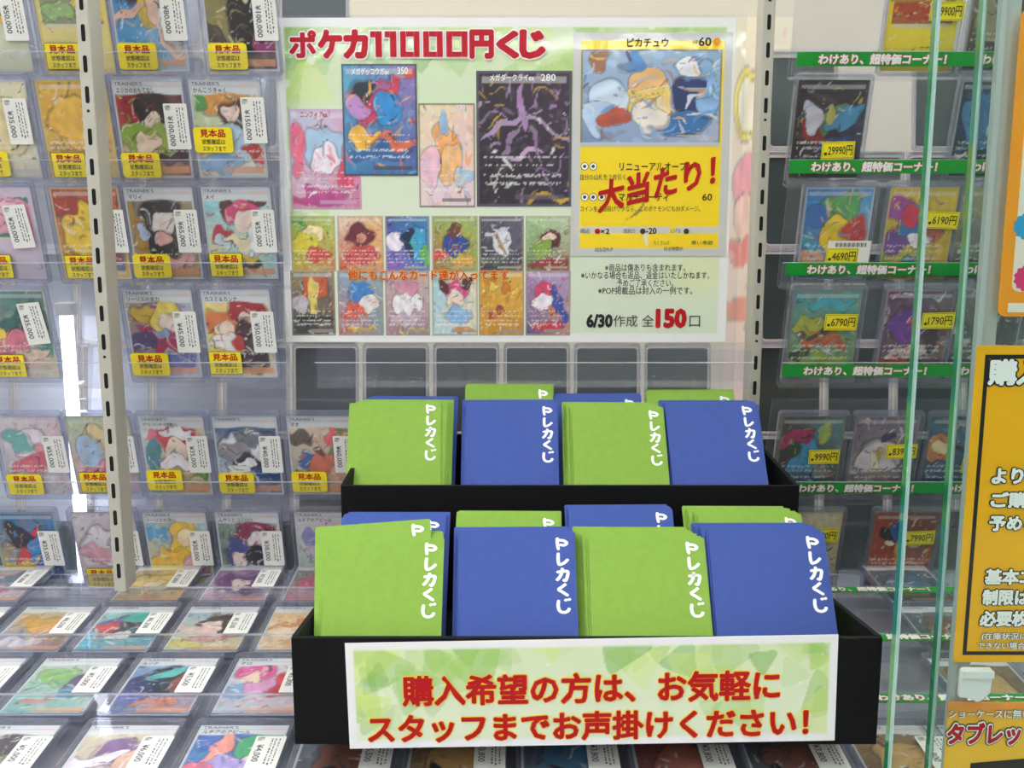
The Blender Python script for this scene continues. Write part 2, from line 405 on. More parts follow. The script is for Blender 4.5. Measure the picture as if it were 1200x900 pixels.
rail('D', -184, 226, 'clear acrylic rail running just below the big lottery poster', 27)
for r, w in (('G', 'rearmost'), ('H', 'second from rear'), ('I', 'third from rear'), ('J', 'nearest')):
    rail(r, -640, 700, f'clear flat card tray rail on the counter, {w} of the four')

# ---------------------------------------------------------------- cards in clear cases
_case_me = {}
def add_case(e):
    if 'c' not in _case_me:
        b = MB()
        b.ring(rrect(-0.0350, 0.0350, -0.0045, 0.0935, 0.004), rrect(-0.0322, 0.0322, -0.0008, 0.0888, 0.002), -0.0026, 0.0030, M['rim'])
        b.ring(rrect(-0.0338, 0.0338, -0.0030, 0.0920, 0.004), rrect(-0.0333, 0.0333, -0.0025, 0.0915, 0.004), 0.0030, 0.0036, M['rim'])
        b.prism(rrect(-0.0345, 0.0345, -0.0040, 0.0930, 0.004), 0.0022, 0.0030, M['case'])
        b.prism(rrect(-0.0345, 0.0345, -0.0040, 0.0930, 0.004), -0.0034, -0.0027, M['case'])
        o = b.build('case', e); _case_me['c'] = o.data
    else:
        o = bpy.data.objects.new('case', _case_me['c']); COL.objects.link(o); o.parent = e
    return o
def shared(key, name, e, fn, loc=(0, 0, 0), rz=0.0):
    if key not in _case_me:
        b = MB(); fn(b); o = b.build(name, e); _case_me[key] = o.data
    else:
        o = bpy.data.objects.new(name, _case_me[key]); COL.objects.link(o); o.parent = e
    o.location = loc; o.rotation_euler = (0, 0, rz); return o
def sticker_fn(style):
    def fn(b):
        w, h = (0.0175, 0.0115)
        if style == 'round': b.prism(rrect(-w, w, -h, h, 0.003), 0, 0.0002, M['yellow'])
        else:
            w *= 0.88
            b.prism(rrect(-w, w, -h, h, 0.0003, 1), 0, 0.00015, M['brown']); b.prism(rrect(-w + .0004, w - .0004, -h + .0004, h - .0004, 0.0003, 1), 0.0001, 0.0002, M['yellow'])
    return fn
def sticker_txt(b):
    txt(b, '見本品', -0.0112, 0.0112, 0.0026, 0.0096, 0.0004, M['red'], 0.03)
    txt(b, '状態確認は', -0.0105, 0.0105, -0.0040, 0.0008, 0.0004, M['black'], 0.012)
    txt(b, 'スタッフまで', -0.0105, 0.0105, -0.0100, -0.0054, 0.0004, M['black'], 0.012)
def tag_lines(b):
    rng = random.Random(4)
    for x in (0.0010, 0.0035, 0.0062):
        y = 0.017
        while y > -0.013 - rng.random() * 0.004:
            l = rng.uniform(0.0012, 0.003); b.rect(x, x + rng.uniform(.0006, .0012), y - l, y, 0.0004, M['tag_ink']); y -= l + rng.uniform(.0006, .002)
NCARD = [0]; NX, NY_ = 52, 72
def cased_card(r, x, kind, bgc, blobs, label, price=None, name=None, sticker=None, frame='c9cdd0', ylab=None, head=True, stick_xy=(-0.0130, 0.0135), tag_xy=(0.0235, 0.0475), tagrot=0.0, case=True, roll=0.0, group=None):
    NCARD[0] += 1; seed = NCARD[0] * 17 + 3
    loc, rot = row_frame(r, x + 31.5); e = empty('cased_card', loc, rot)
    if roll: e.rotation_euler = (Matrix.Rotation(rot[0], 3, 'X') @ Matrix.Rotation(roll, 3, 'Z')).to_euler()
    C = card_print(kind, bgc, blobs, seed, NX, NY_, frame=frame)
    grid_mesh('card', NX, NY_, 0.063, 0.088, C, M['ink'], e, -0.0315, 0.0, 0.0004, 0.0006)
    if kind == 'T' or name:
        b = MB()
        if kind == 'T': txt(b, "TRAINER'S", -0.029, -0.004, 0.0833, 0.0862, 0.0006, M['tag_ink'], 0.01)
        if name: txt(b, name, -0.028, -0.028 + min(0.0042 * len(name), 0.034), 0.0768, 0.0812, 0.0006, M['black'], 0.015)
        b.build('card_lettering', e)
    if case: add_case(e)
    zt = 0.0038 if case else 0.0008
    if sticker:
        s = shared('st' + sticker, 'sample_sticker', e, sticker_fn(sticker), (*stick_xy, zt))
        shared('stx', 'sticker_lettering', s, sticker_txt)
    if price:
        t = shared('tag', 'price_tag', e, lambda b: b.prism(rrect(-0.0105, 0.0105, -0.0205, 0.0205, 0.001, 2), 0, 0.0002, M['label']), (*tag_xy, zt), tagrot)
        b = MB()
        txt(b, '税込', -0.0090, -0.0040, 0.0145, 0.0190, 0.0004, M['tag_ink'], 0.01, rot=-90)
        n = len(price); txt(b, price, -0.0085, -0.0030, 0.0095 - min(0.0034 * n, 0.027), 0.0095, 0.0004, M['tag_ink'], 0.015, rot=-90)
        b.build('price_lettering', t); shared('tagl', 'tag_print', t, tag_lines)
    if ylab:
        pr, lx, ly, lr = ylab
        t = shared('yl', 'price_tag', e, lambda b: (b.prism(rrect(-.0150, .0150, -.0080, .0080, .0002, 1), 0, .00015, M['ylabel']),
              b.ring(rrect(-.0141, .0141, -.0071, .0071, .0002, 1), rrect(-.0138, .0138, -.0068, .0068, .0002, 1), .00015, .0002, M['brown'])), (lx, ly, zt), lr)
        b = MB(); txt(b, pr, -0.0090, 0.0128, -0.0045, 0.0045, 0.0004, M['brown'], 0.012)
        b.rect(-0.0125, -0.0100, -0.004, -0.0015, 0.0004, M['brown']); b.build('price_lettering', t)
    tag(e, label, 'trading card', group)
    return e
cx = row_x
#CARDS_BEGIN
# left rack, top tier
cased_card('A', cx('A', -41, 1), 'Y', ['e8d24a', 'f0dc60', 'd9d6a0', 'cfd9d0', 'd9dcc8'], [(.3, .3, .5, .5, 0, 'f2c830')], 'yellow cased card cut off by the top left corner of the photo', '¥50,000', sticker=None, frame='dfe0c0')
cased_card('A', cx('A', 55, 1), 'Y', ['9fae86', 'b8a98a', '88a070', '9a7f8a', 'e4cf6a'], [(.85, .6, .32, .55, 10, 'f0d33c'), (.3, .3, .3, .2, 0, '9cc07c')], 'yellow bordered cased card left of the slotted post, top tier', sticker='sq', frame='ead88a')
cased_card('A', cx('A', 141.6, 1), 'T', ['1f6fae', '2f8fc8', '3fa0d8', 'bfe0ee'], [(.5, .86, .3, .2, 0, '5a3028'), (.52, .62, .16, .2, 0, 'e8c23a'), (.25, .56, .26, .06, 20, 'e6b9a0'), (.72, .4, .12, .34, 25, 'f0cfc0'), (.85, .55, .2, .3, 0, 'f0f2f4')], 'cased card with ocean blue picture and 80,000 yen tag', '¥80,000', sticker='round')
cased_card('A', cx('A', 246.5, 1), 'T', ['6b6440', '8a8050', '28242a', '5a2a4a'], [(.45, .82, .38, .22, -15, 'c9b878'), (.3, .55, .22, .3, 30, '8f8650'), (.6, .5, .25, .35, 10, '1e1a1c'), (.85, .3, .2, .12, 0, 'a03a78'), (.6, .8, .12, .1, 0, 'e8d2b8')], 'cased card in olive and black with 100,000 yen tag, top tier', '¥100,000', sticker='round')
# second tier
cased_card('B', cx('B', -54), 'X', ['e6dfb0', 'ece4bc', 'e2dcae', 'dcd8c0'], [(.6, .5, .3, .3, 0, 'ead9a0')], 'pale cream cased card with 35,000 yen tag at the left photo edge', '¥35,000', sticker='round', tag_xy=(.02, .052))
cased_card('B', cx('B', 40), 'X', ['d9a838', 'e8b440', 'd8b458', 'cfb880'], [(.5, .55, .35, .3, 0, 'eebc4c'), (.5, .3, .4, .05, 0, 'cf9a60')], 'plain golden orange cased card left of the slotted post', sticker='sq', frame='d8c27a', stick_xy=(-.012, .0125))
cased_card('B', cx('B', 129.6), 'T', ['8e1f26', '4a2430', 'c8c088', 'b06a4a'], [(.15, .74, .3, .26, -50, 'a02630'), (.55, .68, .24, .2, 0, '2a2022'), (.52, .60, .13, .12, 0, 'f2dcc8'), (.32, .42, .28, .16, 0, '8aa83a'), (.62, .38, .2, .16, 30, '98b040'), (.4, .36, .18, .08, 0, 'f0d8c0'), (.75, .2, .25, .05, 10, '4a3038')], 'cased card with dark red and leaf green picture, 100,000 yen tag', '¥100,000', 'エリカのおもてなし', 'round', stick_xy=(-.0140, .0125))
cased_card('B', cx('B', 220.1), 'T', ['9fc878', 'e9dcc8', 'f0d8d0', 'dfe6d8'], [(.5, .78, .36, .17, -15, 'd89848'), (.62, .62, .22, .2, 0, '5a3430'), (.57, .66, .12, .11, 0, 'f2d8c4'), (.6, .35, .24, .2, 20, 'bcd6ea'), (.3, .15, .3, .12, 0, '8ab4d8'), (.85, .25, .1, .14, 40, 'c03038'), (.12, .8, .1, .1, 0, '4f9a4a')], 'cased card with wide orange disc shape and 150,000 yen tag', '¥150,000', 'かんこうきゃく', 'round', stick_xy=(-.0140, .0355), tag_xy=(.0245, .0530))
# third tier
cased_card('C', cx('C', -46), 'Y', ['2f8a78', '3a9484', '4a9a88', '4f9a8a', 'd8d0dc'], [(.7, .5, .5, .6, 20, 'f0a8bc'), (.62, .7, .2, .2, 0, 'f6c6d2')], 'pale lilac framed cased card with pink picture, 20,000 yen', '¥20,000', sticker='sq', frame='d9c9d9', tag_xy=(.016, .052), tagrot=.08)
cased_card('C', cx('C', 56.8), 'X', ['b04838', 'c85a3a', 'e8c04a', 'd9b048'], [(.55, .5, .42, .34, 10, 'f0cc3a'), (.2, .8, .2, .1, 30, 'a83c30'), (.7, .4, .12, .22, -20, '8a4a38'), (.75, .25, .16, .14, 30, '6a6e8a')], 'cased card with yellow centre and red corner left of post', sticker='sq', frame='d9c9a0', price='¥24,000', stick_xy=(-.012, .013))
cased_card('C', cx('C', 143.7), 'T', ['8a8478', '9a948a', 'b08840', 'c8a060'], [(.5, .68, .3, .2, 0, '3a3636'), (.53, .62, .18, .13, 0, 'f2e6de'), (.42, .40, .32, .14, -10, '2c2a2e'), (.5, .44, .1, .08, 0, 'e8b0a8'), (.12, .55, .07, .4, 12, 'b08a3c'), (.65, .2, .22, .08, 0, 'e8b0b0'), (.2, .52, .1, .07, 0, 'b9c8e0')], 'cased card with grey and gold picture and 65,000 yen tag', '¥65,000', 'マリィ', 'round', stick_xy=(-.0140, .0140))
cased_card('C', cx('C', 234.7), 'T', ['7cc8d8', 'cfe8e0', 'f0e6a8', 'a8d8d8'], [(.35, .77, .14, .1, 0, '5a3028'), (.78, .84, .13, .07, 0, '5a3028'), (.57, .72, .22, .15, 0, 'd8487a'), (.6, .62, .16, .12, 0, 'f4dccb'), (.26, .48, .16, .12, 0, 'c03440'), (.28, .43, .14, .07, 0, 'cfe0e4'), (.75, .45, .18, .18, 0, 'f2f4f6'), (.52, .2, .2, .1, 0, 'e8c84a'), (.62, .13, .14, .06, 0, '4a2a22'), (.45, .4, .1, .14, 60, 'e8dcae')], 'cased card with aqua and pink picture and 55,000 yen tag', '¥55,000', 'メイ', 'sq', stick_xy=(-.0150, .0150))
# fourth tier
cased_card('D', cx('D', -30), 'X', ['4a8a80', '3f7f76', 'd89aa0', 'e6d2b0'], [(.45, .6, .5, .1, 40, '2f6a60'), (.4, .4, .35, .12, 35, 'e07888'), (.25, .5, .12, .05, 30, 'f2d24a'), (.8, .5, .1, .3, 20, '62a294'), (.5, .2, .4, .08, 20, 'eac8a8')], 'cased card with teal and pink streaks, 35,000 yen, lower left corner sticker', '¥35,000', sticker='sq', frame='cfd4cc', tag_xy=(.018, .056), tagrot=.1)
cased_card('D', cx('D', 142.6), 'T', ['c8a878', 'b8b0c0', '4a3a6a', 'c8d0e8'], [(.5, .62, .34, .26, 30, 'c03a6a'), (.3, .72, .2, .12, -20, 'd8b84a'), (.58, .70, .22, .18, -20, 'ecd45a'), (.62, .63, .14, .12, 0, 'f4dccb'), (.5, .42, .3, .12, 0, 'b02a58'), (.48, .5, .14, .05, -20, '8aa0c8'), (.7, .2, .3, .1, 30, '6a78b8'), (.2, .4, .18, .1, 0, '584a78')], 'cased card with magenta and blonde yellow picture, 45,000 yen', '¥45,000', 'リーリエの全力', 'round', stick_xy=(-.0145, .0150))
cased_card('D', cx('D', 234.1), 'T', ['f0dc6a', 'e8c8a0', 'f2d85a', 'e6d8b8'], [(.25, .62, .24, .16, 0, 'dd7a3a'), (.27, .56, .13, .1, 0, 'f6dcc6'), (.66, .76, .28, .18, 0, 'a82030'), (.66, .64, .14, .13, 0, 'f2d4c0'), (.6, .45, .2, .22, 0, '3a2028'), (.7, .25, .22, .2, 0, '4a3a40'), (.3, .4, .24, .1, 0, 'f4f0ea'), (.5, .42, .1, .07, 0, 'c83a3a')], 'cased card with orange and crimson tufts picture, 50,000 yen', '¥50,000', 'カスミ＆カンナ', 'sq', stick_xy=(-.0150, .0165))
# fifth tier
cased_card('E', cx('E', -8), 'X', ['dcd8dc', 'e6c8cc', 'b8a8b0', 'd8d4d8'], [(.55, .62, .3, .2, 20, 'f0e6ea'), (.3, .7, .25, .12, -20, '7ab8b0'), (.6, .5, .12, .2, 0, 'e09a9a'), (.4, .4, .3, .08, 20, 'd86a78')], 'white and coral pink cased card with 55,000 yen tag', '¥55,000', sticker='round', frame='c9cacf')
cased_card('E', cx('E', 74.5), 'X', ['b8d0b0', 'd8d0a0', 'e8b8c8', 'c8a8d0'], [(.5, .6, .3, .28, 0, 'ead69a'), (.75, .5, .2, .2, 0, 'e8a060'), (.3, .55, .2, .2, 0, 'a8c8e0'), (.5, .3, .4, .12, 20, 'e878a0')], 'pastel rainbow cased card left of the slotted post', sticker='sq', frame='b8c0a0', price='¥42,000', stick_xy=(-.011, .016))
cased_card('E', cx('E', 161.3), 'T', ['e8e4dc', 'f0d8b8', '8ab0a0', 'c8a048'], [(.55, .72, .3, .2, 0, 'd84a5a'), (.55, .80, .24, .07, 0, 'f2f2f4'), (.52, .60, .17, .13, 0, 'f6dcc8'), (.5, .42, .25, .1, 0, 'f4f0f0'), (.15, .5, .1, .25, 0, '4a8a9a'), (.88, .3, .12, .12, 0, '6a9a3a'), (.15, .75, .14, .05, 20, 'e87888')], 'cased card with coral red and white picture, 35,000 yen, right of post', '¥35,000', 'ポケモンセンターのお姉さん', 'round', stick_xy=(-.0135, .0185))
cased_card('E', cx('E', 247.5), 'T', ['3a5a8a', '4a6a9a', 'd8e0e8', '2a3a6a'], [(.5, .6, .4, .24, 0, 'f0f0f0'), (.55, .74, .26, .12, 0, '7a7c84'), (.3, .55, .25, .12, 0, '9a9298'), (.5, .42, .22, .1, 0, '3a3a48'), (.5, .40, .14, .05, 0, 'f6f6f6'), (.8, .3, .2, .1, 20, '2a4a8a'), (.35, .32, .2, .06, 0, 'eceef2')], 'cased card in navy blue and white with 40,000 yen tag', '¥40,000', None, 'round', stick_xy=(-.0135, .0150))
cased_card('E', cx('E', 335), 'T', ['e8d8c0', 'e4c8b0', '9aa088', 'd89878'], [(.2, .72, .18, .1, -20, '6a5a50'), (.7, .75, .16, .09, 0, 'e86a68'), (.85, .65, .16, .2, 0, '7a8a60'), (.25, .45, .15, .08, 0, '3a6aa8'), (.55, .42, .3, .12, 20, 'd8785a'), (.5, .55, .14, .05, -40, '7a4a38'), (.85, .5, .1, .12, 0, 'b06a58')], 'cased card in tan and coral beside the black display, 60,000 yen', '¥60,000', 'マオ', 'round', stick_xy=(-.0135, .0165))
# sixth tier
cased_card('F', cx('F', -12), 'X', ['2a6a9a', '4a88b0', 'e0c04a', '2a70b8'], [(.5, .55, .12, .3, -30, 'd8404a'), (.4, .68, .3, .12, -40, '1e2a3a'), (.7, .5, .2, .2, 0, '3a90d0'), (.35, .3, .3, .06, 10, 'e8b83a'), (.75, .25, .25, .1, 0, '1f5aa8')], 'cased card with deep blue and red swirls, 35,000 yen tag', '¥35,000', sticker='sq', frame='9ab8a8', stick_xy=(-.012, .0150))
cased_card('F', cx('F', 82), 'X', ['e0d8dc', 'd8c8d0', 'e8c8cc', 'd8c0cc'], [(.5, .55, .4, .25, 10, 'f4ecee'), (.3, .45, .25, .12, -20, 'e6a8b0'), (.7, .6, .2, .14, 30, 'c8b8d0')], 'pinkish white cased card left of the slotted post, sixth tier', sticker='sq', frame='d0c8cc', price='¥32,000', stick_xy=(-.010, .0120))
cased_card('F', cx('F', 166), 'T', ['7ac0e0', 'a8d0e0', 'e8c84a', 'd8b040'], [(.62, .62, .22, .24, 0, 'f0c84a'), (.6, .66, .12, .1, 0, 'f8e0b8'), (.4, .38, .36, .14, 10, 'ecc040'), (.75, .3, .2, .16, 0, 'd8a0a8'), (.2, .7, .2, .1, 0, '5aa8d8')], 'cased card with sky blue and golden picture, 30,000 yen tag', '¥30,000', 'リーリエの決心', 'round', stick_xy=(-.0135, .0150))
cased_card('F', cx('F', 251), 'T', ['8aa890', 'c8b8c0', '5a7a6a', 'd8d0d8'], [(.6, .72, .3, .16, 10, '8a2a4a'), (.65, .6, .16, .14, 0, 'f0e6e4'), (.3, .45, .24, .18, 0, '3a4a8a'), (.32, .38, .13, .1, 0, 'f4dccb'), (.65, .4, .25, .14, 0, '26222a'), (.3, .2, .3, .08, 0, 'e8e8ec')], 'cased card with maroon and navy picture, 38,000 yen tag', '¥38,000', 'ムサシとコジロウ', 'sq', stick_xy=(-.012, .0130))
cased_card('F', cx('F', 344), 'T', ['e0d8e0', 'e8d8dc', '9ac8b0', 'e0a8b0'], [(.3, .66, .2, .1, 0, '8a90c0'), (.65, .6, .3, .12, 20, '3a9a78'), (.75, .5, .2, .14, 0, 'e888a0'), (.4, .4, .3, .1, -20, 'd8c8e0'), (.65, .3, .2, .1, 0, 'f0c8b8')], 'cased card with mint swirl picture behind the display corner', '¥28,000', 'ルチアのアピール', 'sq', stick_xy=(-.012, .0130))
# flat trays on the counter, left
def flat(r, px, bgc, blobs, label, price='¥5,500', name=None, kind='T'):
    return cased_card(r, cx(r, px), kind, bgc, blobs, label, price, name)
flat('G', -8, ['9aa8b0', 'c0b0a8', 'd0b0b0', 'e0c8c8'], [(.3, .5, .3, .2, 0, 'e0b0a8'), (.6, .6, .2, .2, 0, '6a8a9a'), (.4, .3, .3, .1, 0, 'c87888')], 'flat cased card with rosy picture, rearmost tray, left of post', '¥9,800')
flat('G', 165, ['c8b070', 'd8c080', 'a88850', 'c8a860'], [(.4, .5, .34, .24, 0, 'e0c06a'), (.45, .45, .15, .14, 0, 'f0dcb8'), (.2, .3, .2, .1, 0, '8a7a50')], 'flat cased card with golden picture, rearmost tray', '¥7,800')
flat('G', 260, ['8a6a9a', '9a88a8', 'c8a8b0', 'b098b0'], [(.4, .5, .3, .24, 0, '7a4a78'), (.5, .45, .15, .14, 0, 'f0dcc8'), (.7, .3, .2, .1, 0, '584a68')], 'flat cased card with violet picture, rearmost tray', '¥7,500')
flat('G', 350, ['5a8a7a', 'b08878', 'c87888', 'd8a0a0'], [(.4, .5, .3, .2, 0, 'c84a6a'), (.6, .45, .15, .14, 0, 'f0c8b8')], 'flat cased card with rose and green picture beside the display', '¥7,000')
flat('H', -65, ['d8c0c0', 'e0ccc8', 'b89a98', 'c8b0b0'], [(.6, .4, .3, .2, 0, 'e8d8d0')], 'flat cased card in faded pink at the left edge, second tray', '¥6,800')
flat('H', 33, ['d8c078', 'd0b878', 'b0a8b0', '6a5a60'], [(.45, .6, .36, .14, -10, 'c89a50'), (.5, .45, .3, .12, 20, 'e0a868'), (.3, .3, .3, .16, -30, '8a8690'), (.4, .2, .3, .1, 0, 'd0d0d8')], 'flat cased card in ochre under white glare, second tray', '¥6,500')
flat('H', 128.3, ['a8d0c8', '58c0b0', '3aa8b8', '4a90b0'], [(.4, .65, .3, .16, 10, '7a5a98'), (.2, .5, .14, .12, 0, 'c84858'), (.6, .5, .28, .18, 0, '3a3040'), (.5, .72, .2, .08, 10, '48b0a0'), (.45, .35, .16, .1, 0, 'e8e0dc'), (.1, .2, .12, .1, 0, '4ac0d8')], 'flat cased card with purple and turquoise picture, second tray', '¥6,300')
flat('H', 225, ['78b0d0', 'd0d0c0', 'e8e0b0', 'd0c880'], [(.55, .62, .3, .2, 10, '4a3230'), (.48, .56, .14, .12, 0, 'f4dccb'), (.3, .45, .34, .07, -20, 'e8c8c0'), (.6, .3, .4, .08, 10, 'c89088'), (.2, .15, .3, .08, 0, 'd8cc6a')], 'flat cased card with dark brown arch on cream, 5,500 yen', '¥5,500')
flat('H', 324, ['e8c890', 'e8b878', 'f0d8a8', 'e8c890'], [(.4, .6, .4, .06, 20, 'd88848'), (.4, .4, .36, .1, -10, 'f4dcb8'), (.6, .2, .3, .1, 0, 'e0a868')], 'flat cased card with orange sunburst picture against the display', '¥5,200')
flat('I', -57, ['d8d4d0', 'e0dcd8', 'c8c0bc', 'd0c8c4'], [(.5, .5, .3, .2, 0, 'c8b0a0')], 'flat cased card in pale grey at the left edge, third tray', '¥4,800')
flat('I', 55, ['b0c8a8', 'c8ccc8', '78b8b0', 'a0c8b8'], [(.35, .66, .26, .16, 20, '88b868'), (.7, .5, .2, .16, 0, '5a5070'), (.62, .38, .12, .12, 0, '4a88b0'), (.3, .25, .2, .05, 20, 'c89088')], 'flat cased card with sea green picture, third tray', '¥5,000')
flat('I', 167, ['8ab0d0', 'a8c0d8', '3a4888', 'b08890'], [(.3, .5, .3, .2, 20, '2a3868'), (.55, .6, .24, .28, 30, '222a34'), (.5, .72, .34, .06, 30, '58b8b0'), (.7, .55, .16, .16, 0, '8a4838'), (.5, .2, .3, .08, 0, 'c87858'), (.2, .28, .2, .1, 0, '3a50a0')], 'flat cased card with indigo and teal picture, 5,500 yen, third tray', '¥5,500', 'ルリナ')
flat('I', 281, ['e0dcd8', 'd8d4dc', 'b8ccd8', 'e0c8c8'], [(.3, .72, .24, .16, 0, 'e05a9a'), (.3, .62, .15, .1, 0, 'f6e0c0'), (.42, .46, .3, .1, 20, 'e0a0c8'), (.75, .62, .18, .14, 0, 'e04858'), (.68, .4, .16, .12, 0, 'c03838'), (.15, .38, .16, .1, 0, '78a8c8')], 'flat cased card with hot pink and pale picture, third tray', '¥5,300', 'チロ')
flat('J', -30, ['d8c8c8', 'c8ccc0', '98b088', '8a5a58'], [(.45, .6, .34, .12, 10, '78946a'), (.65, .7, .2, .2, 30, '48444c'), (.4, .4, .2, .1, 0, 'e0b8a0')], 'flat cased card with sage green brim shape, nearest tray', '¥5,000')
flat('J', 108, ['d8d0b0', 'e0d8b8', 'a890a8', 'c8b0b8'], [(.5, .6, .3, .2, 20, '8a6a98'), (.3, .5, .3, .1, 30, 'e8e4f0'), (.7, .4, .2, .2, 0, 'e0b8a0')], 'flat cased card with lilac and cream picture, nearest tray', '¥6,000')
flat('J', 236, ['3a60b0', '4878c0', '58a8c8', 'b888c0'], [(.3, .55, .1, .34, -15, 'f0a090'), (.75, .7, .3, .18, 20, '4aa878'), (.75, .5, .16, .16, 0, 'f4dccb'), (.5, .4, .3, .14, 0, 'b0a0d8'), (.2, .35, .2, .12, 0, 'e87890')], 'flat cased card with blue sky and coral star, 4,000 yen', '¥4,000', 'ルチアのアピール')
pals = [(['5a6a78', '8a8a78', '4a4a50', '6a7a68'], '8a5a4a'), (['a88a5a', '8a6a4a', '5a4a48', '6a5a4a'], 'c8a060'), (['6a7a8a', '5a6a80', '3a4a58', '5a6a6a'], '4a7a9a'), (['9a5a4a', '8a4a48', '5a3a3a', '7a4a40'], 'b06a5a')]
where = ['fourth', 'fifth', 'sixth', 'seventh', 'eighth', 'ninth']
for k in range(6):
    p, c = pals[k % 4]; flat('J', 360 + 125 * k, p, [(.5, .5, .3, .25, 0, c), (.3, .3, .2, .1, 20, '2a2a30')], f'flat cased card peeping out under the black display, {where[k]} along from left', '¥5,500' if k == 0 else '¥3,800')
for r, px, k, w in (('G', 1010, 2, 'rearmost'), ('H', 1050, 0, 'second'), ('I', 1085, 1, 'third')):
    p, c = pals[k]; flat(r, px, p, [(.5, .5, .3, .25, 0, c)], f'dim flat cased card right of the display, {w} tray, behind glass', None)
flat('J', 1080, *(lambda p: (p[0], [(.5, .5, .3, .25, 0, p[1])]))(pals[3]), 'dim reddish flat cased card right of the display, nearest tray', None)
# right rack
def rcard(r, px, kind, bgc, blobs, label, yl, name=None, frame='b8b8b8', **k):
    return cased_card(r, cx(r, px), kind, bgc, blobs, label, None, name, ylab=yl, frame=frame, **k)
rcard('A', 1048, 'Y', ['c8b040', '8a9a50', 'a84838', 'c87848', 'f0d640'], [(.35, .75, .2, .16, 0, 'f4dc3a'), (.7, .7, .2, .16, 0, 'ecd038'), (.4, .3, .5, .2, 0, 'b84a30'), (.7, .4, .1, .2, 0, 'e8e0d0')], 'yellow framed cased card with 39900 yellow price label, top right', ('39900円', .0195, .052, 0), 'ニューオープン', 'f2da3c')
rcard('A', 1146, 'X', ['8a7a60', '6a5a48', '4a4038', '5a5048'], [(.4, .6, .3, .3, 0, 'a89878')], 'brown cased card behind the green glass edge, top tier', None)
rcard('B', 936.5, 'X', ['3a3848', '2a3a4a', '2a2430', '3a3058'], [(.5, .6, .36, .1, 40, '5a8a68'), (.3, .45, .3, .08, -40, '8a3038'), (.7, .62, .3, .1, 30, '4a90b8'), (.5, .64, .08, .1, 0, 'b8b068'), (.25, .62, .1, .2, 20, 'c8c8d8'), (.6, .35, .3, .1, 10, '2a4a80')], 'dark navy cased card with 29990 yellow price label', ('29990円', .010, .026, .03), 'M', '4a4640')
rcard('B', 1128, 'X', ['2a3a58', '3a5a80', '28384a', '2a2a38'], [(.4, .6, .3, .3, 0, '4a7aa8')], 'dark blue cased card behind the green glass edge, second tier', None)
blue_card = rcard('C', 945, 'X', ['3a80c0', '58a0d8', '2a70b0', 'c8d8e0'], [(.55, .8, .3, .14, 10, '58a868'), (.2, .7, .18, .12, 0, '3a70b8'), (.5, .5, .22, .18, 0, 'f0cc3a'), (.78, .55, .22, .14, -20, 'c84038'), (.2, .2, .2, .12, 0, 'd8a890'), (.15, .42, .12, .1, 0, '3aa8c8')], 'blue and yellow cased card with 4690 label, right rack', ('4690円', .008, .0235, 0), None, 'b8c8d0')
b = MB(); b.rect(-.006, .034, .010, .0385, .0036, M['label'])
for k in range(22): b.rect(.001 + .0013 * k, .0016 + .0013 * k + .0005 * (k % 3 == 0), .0325, .0365, .0037, M['tag_ink'])
b.build('barcode_label', blue_card)
rcard('C', 1044, 'X', ['d8b83a', 'e0c048', '8aa048', 'd8b040'], [(.2, .75, .2, .14, 0, 'a048a0'), (.45, .55, .24, .2, 20, '3a78b8'), (.5, .45, .2, .1, 0, 'f0f0f0'), (.35, .7, .12, .1, 0, 'd03848'), (.75, .5, .14, .12, 0, 'd87050'), (.15, .4, .16, .16, 0, '7a4a98'), (.5, .16, .16, .08, 0, '3a8a90')], 'mustard and purple cased card with 6190 label, behind glass', ('6190円', .019, .058, -.03), None, 'd8c880')
rcard('C', 1129, 'X', ['b8b080', 'a8a888', '5a5a58', '6a6a68'], [(.4, .5, .3, .2, 0, '8a8a88')], 'grey cased card with yellow corner behind glass, third tier', None)
rcard('D', 930.8, 'X', ['5a9aa8', '68a8a0', '8a9a38', '7a9030'], [(.5, .85, .4, .06, 0, '48b0c0'), (.55, .42, .36, .07, -5, 'c8683a'), (.5, .55, .4, .05, 15, '5a4a3a'), (.25, .6, .25, .08, 20, 'b0b840'), (.2, .3, .2, .06, 30, '3a4a28'), (.6, .2, .4, .06, 0, '98b030')], 'grassy green cased card with 6790 yellow price label', ('6790円', .014, .0575, 0), None, '8a9a88')
rcard('D', 1040, 'X', ['5a3a6a', '7a6a78', '6a4848', '8a7068'], [(.4, .6, .3, .2, 0, '6a3a98'), (.45, .62, .1, .03, 0, 'e04858'), (.5, .3, .4, .06, 10, 'c8b8b0'), (.3, .15, .3, .08, 0, 'b04838'), (.75, .5, .12, .2, 0, '4a3a40')], 'purple and brown cased card with 1790 label behind glass edge', ('1790円', .018, .059, .02), None, 'a8a0a0')
rcard('D', 1124, 'X', ['8a8a88', '6a7070', '4a5050', '5a5a5a'], [], 'grey cased card at the glass frame, fourth tier', None)
rcard('E', 916.4, 'X', ['5a3a48', '6a9a9a', '3a4848', '4a5a5a'], [(.25, .72, .3, .12, 30, 'b83a68'), (.4, .45, .2, .26, -20, '4aa0d0'), (.7, .78, .1, .1, 0, 'b0c060'), (.3, .2, .36, .1, 10, '3a6a88'), (.75, .3, .2, .1, 0, '8a9088'), (.2, .55, .2, .08, 20, '3a5038')], 'cased card with magenta and cyan shapes, 9990 label', ('9990円', .0135, .045, .02), None, '8a8a60')
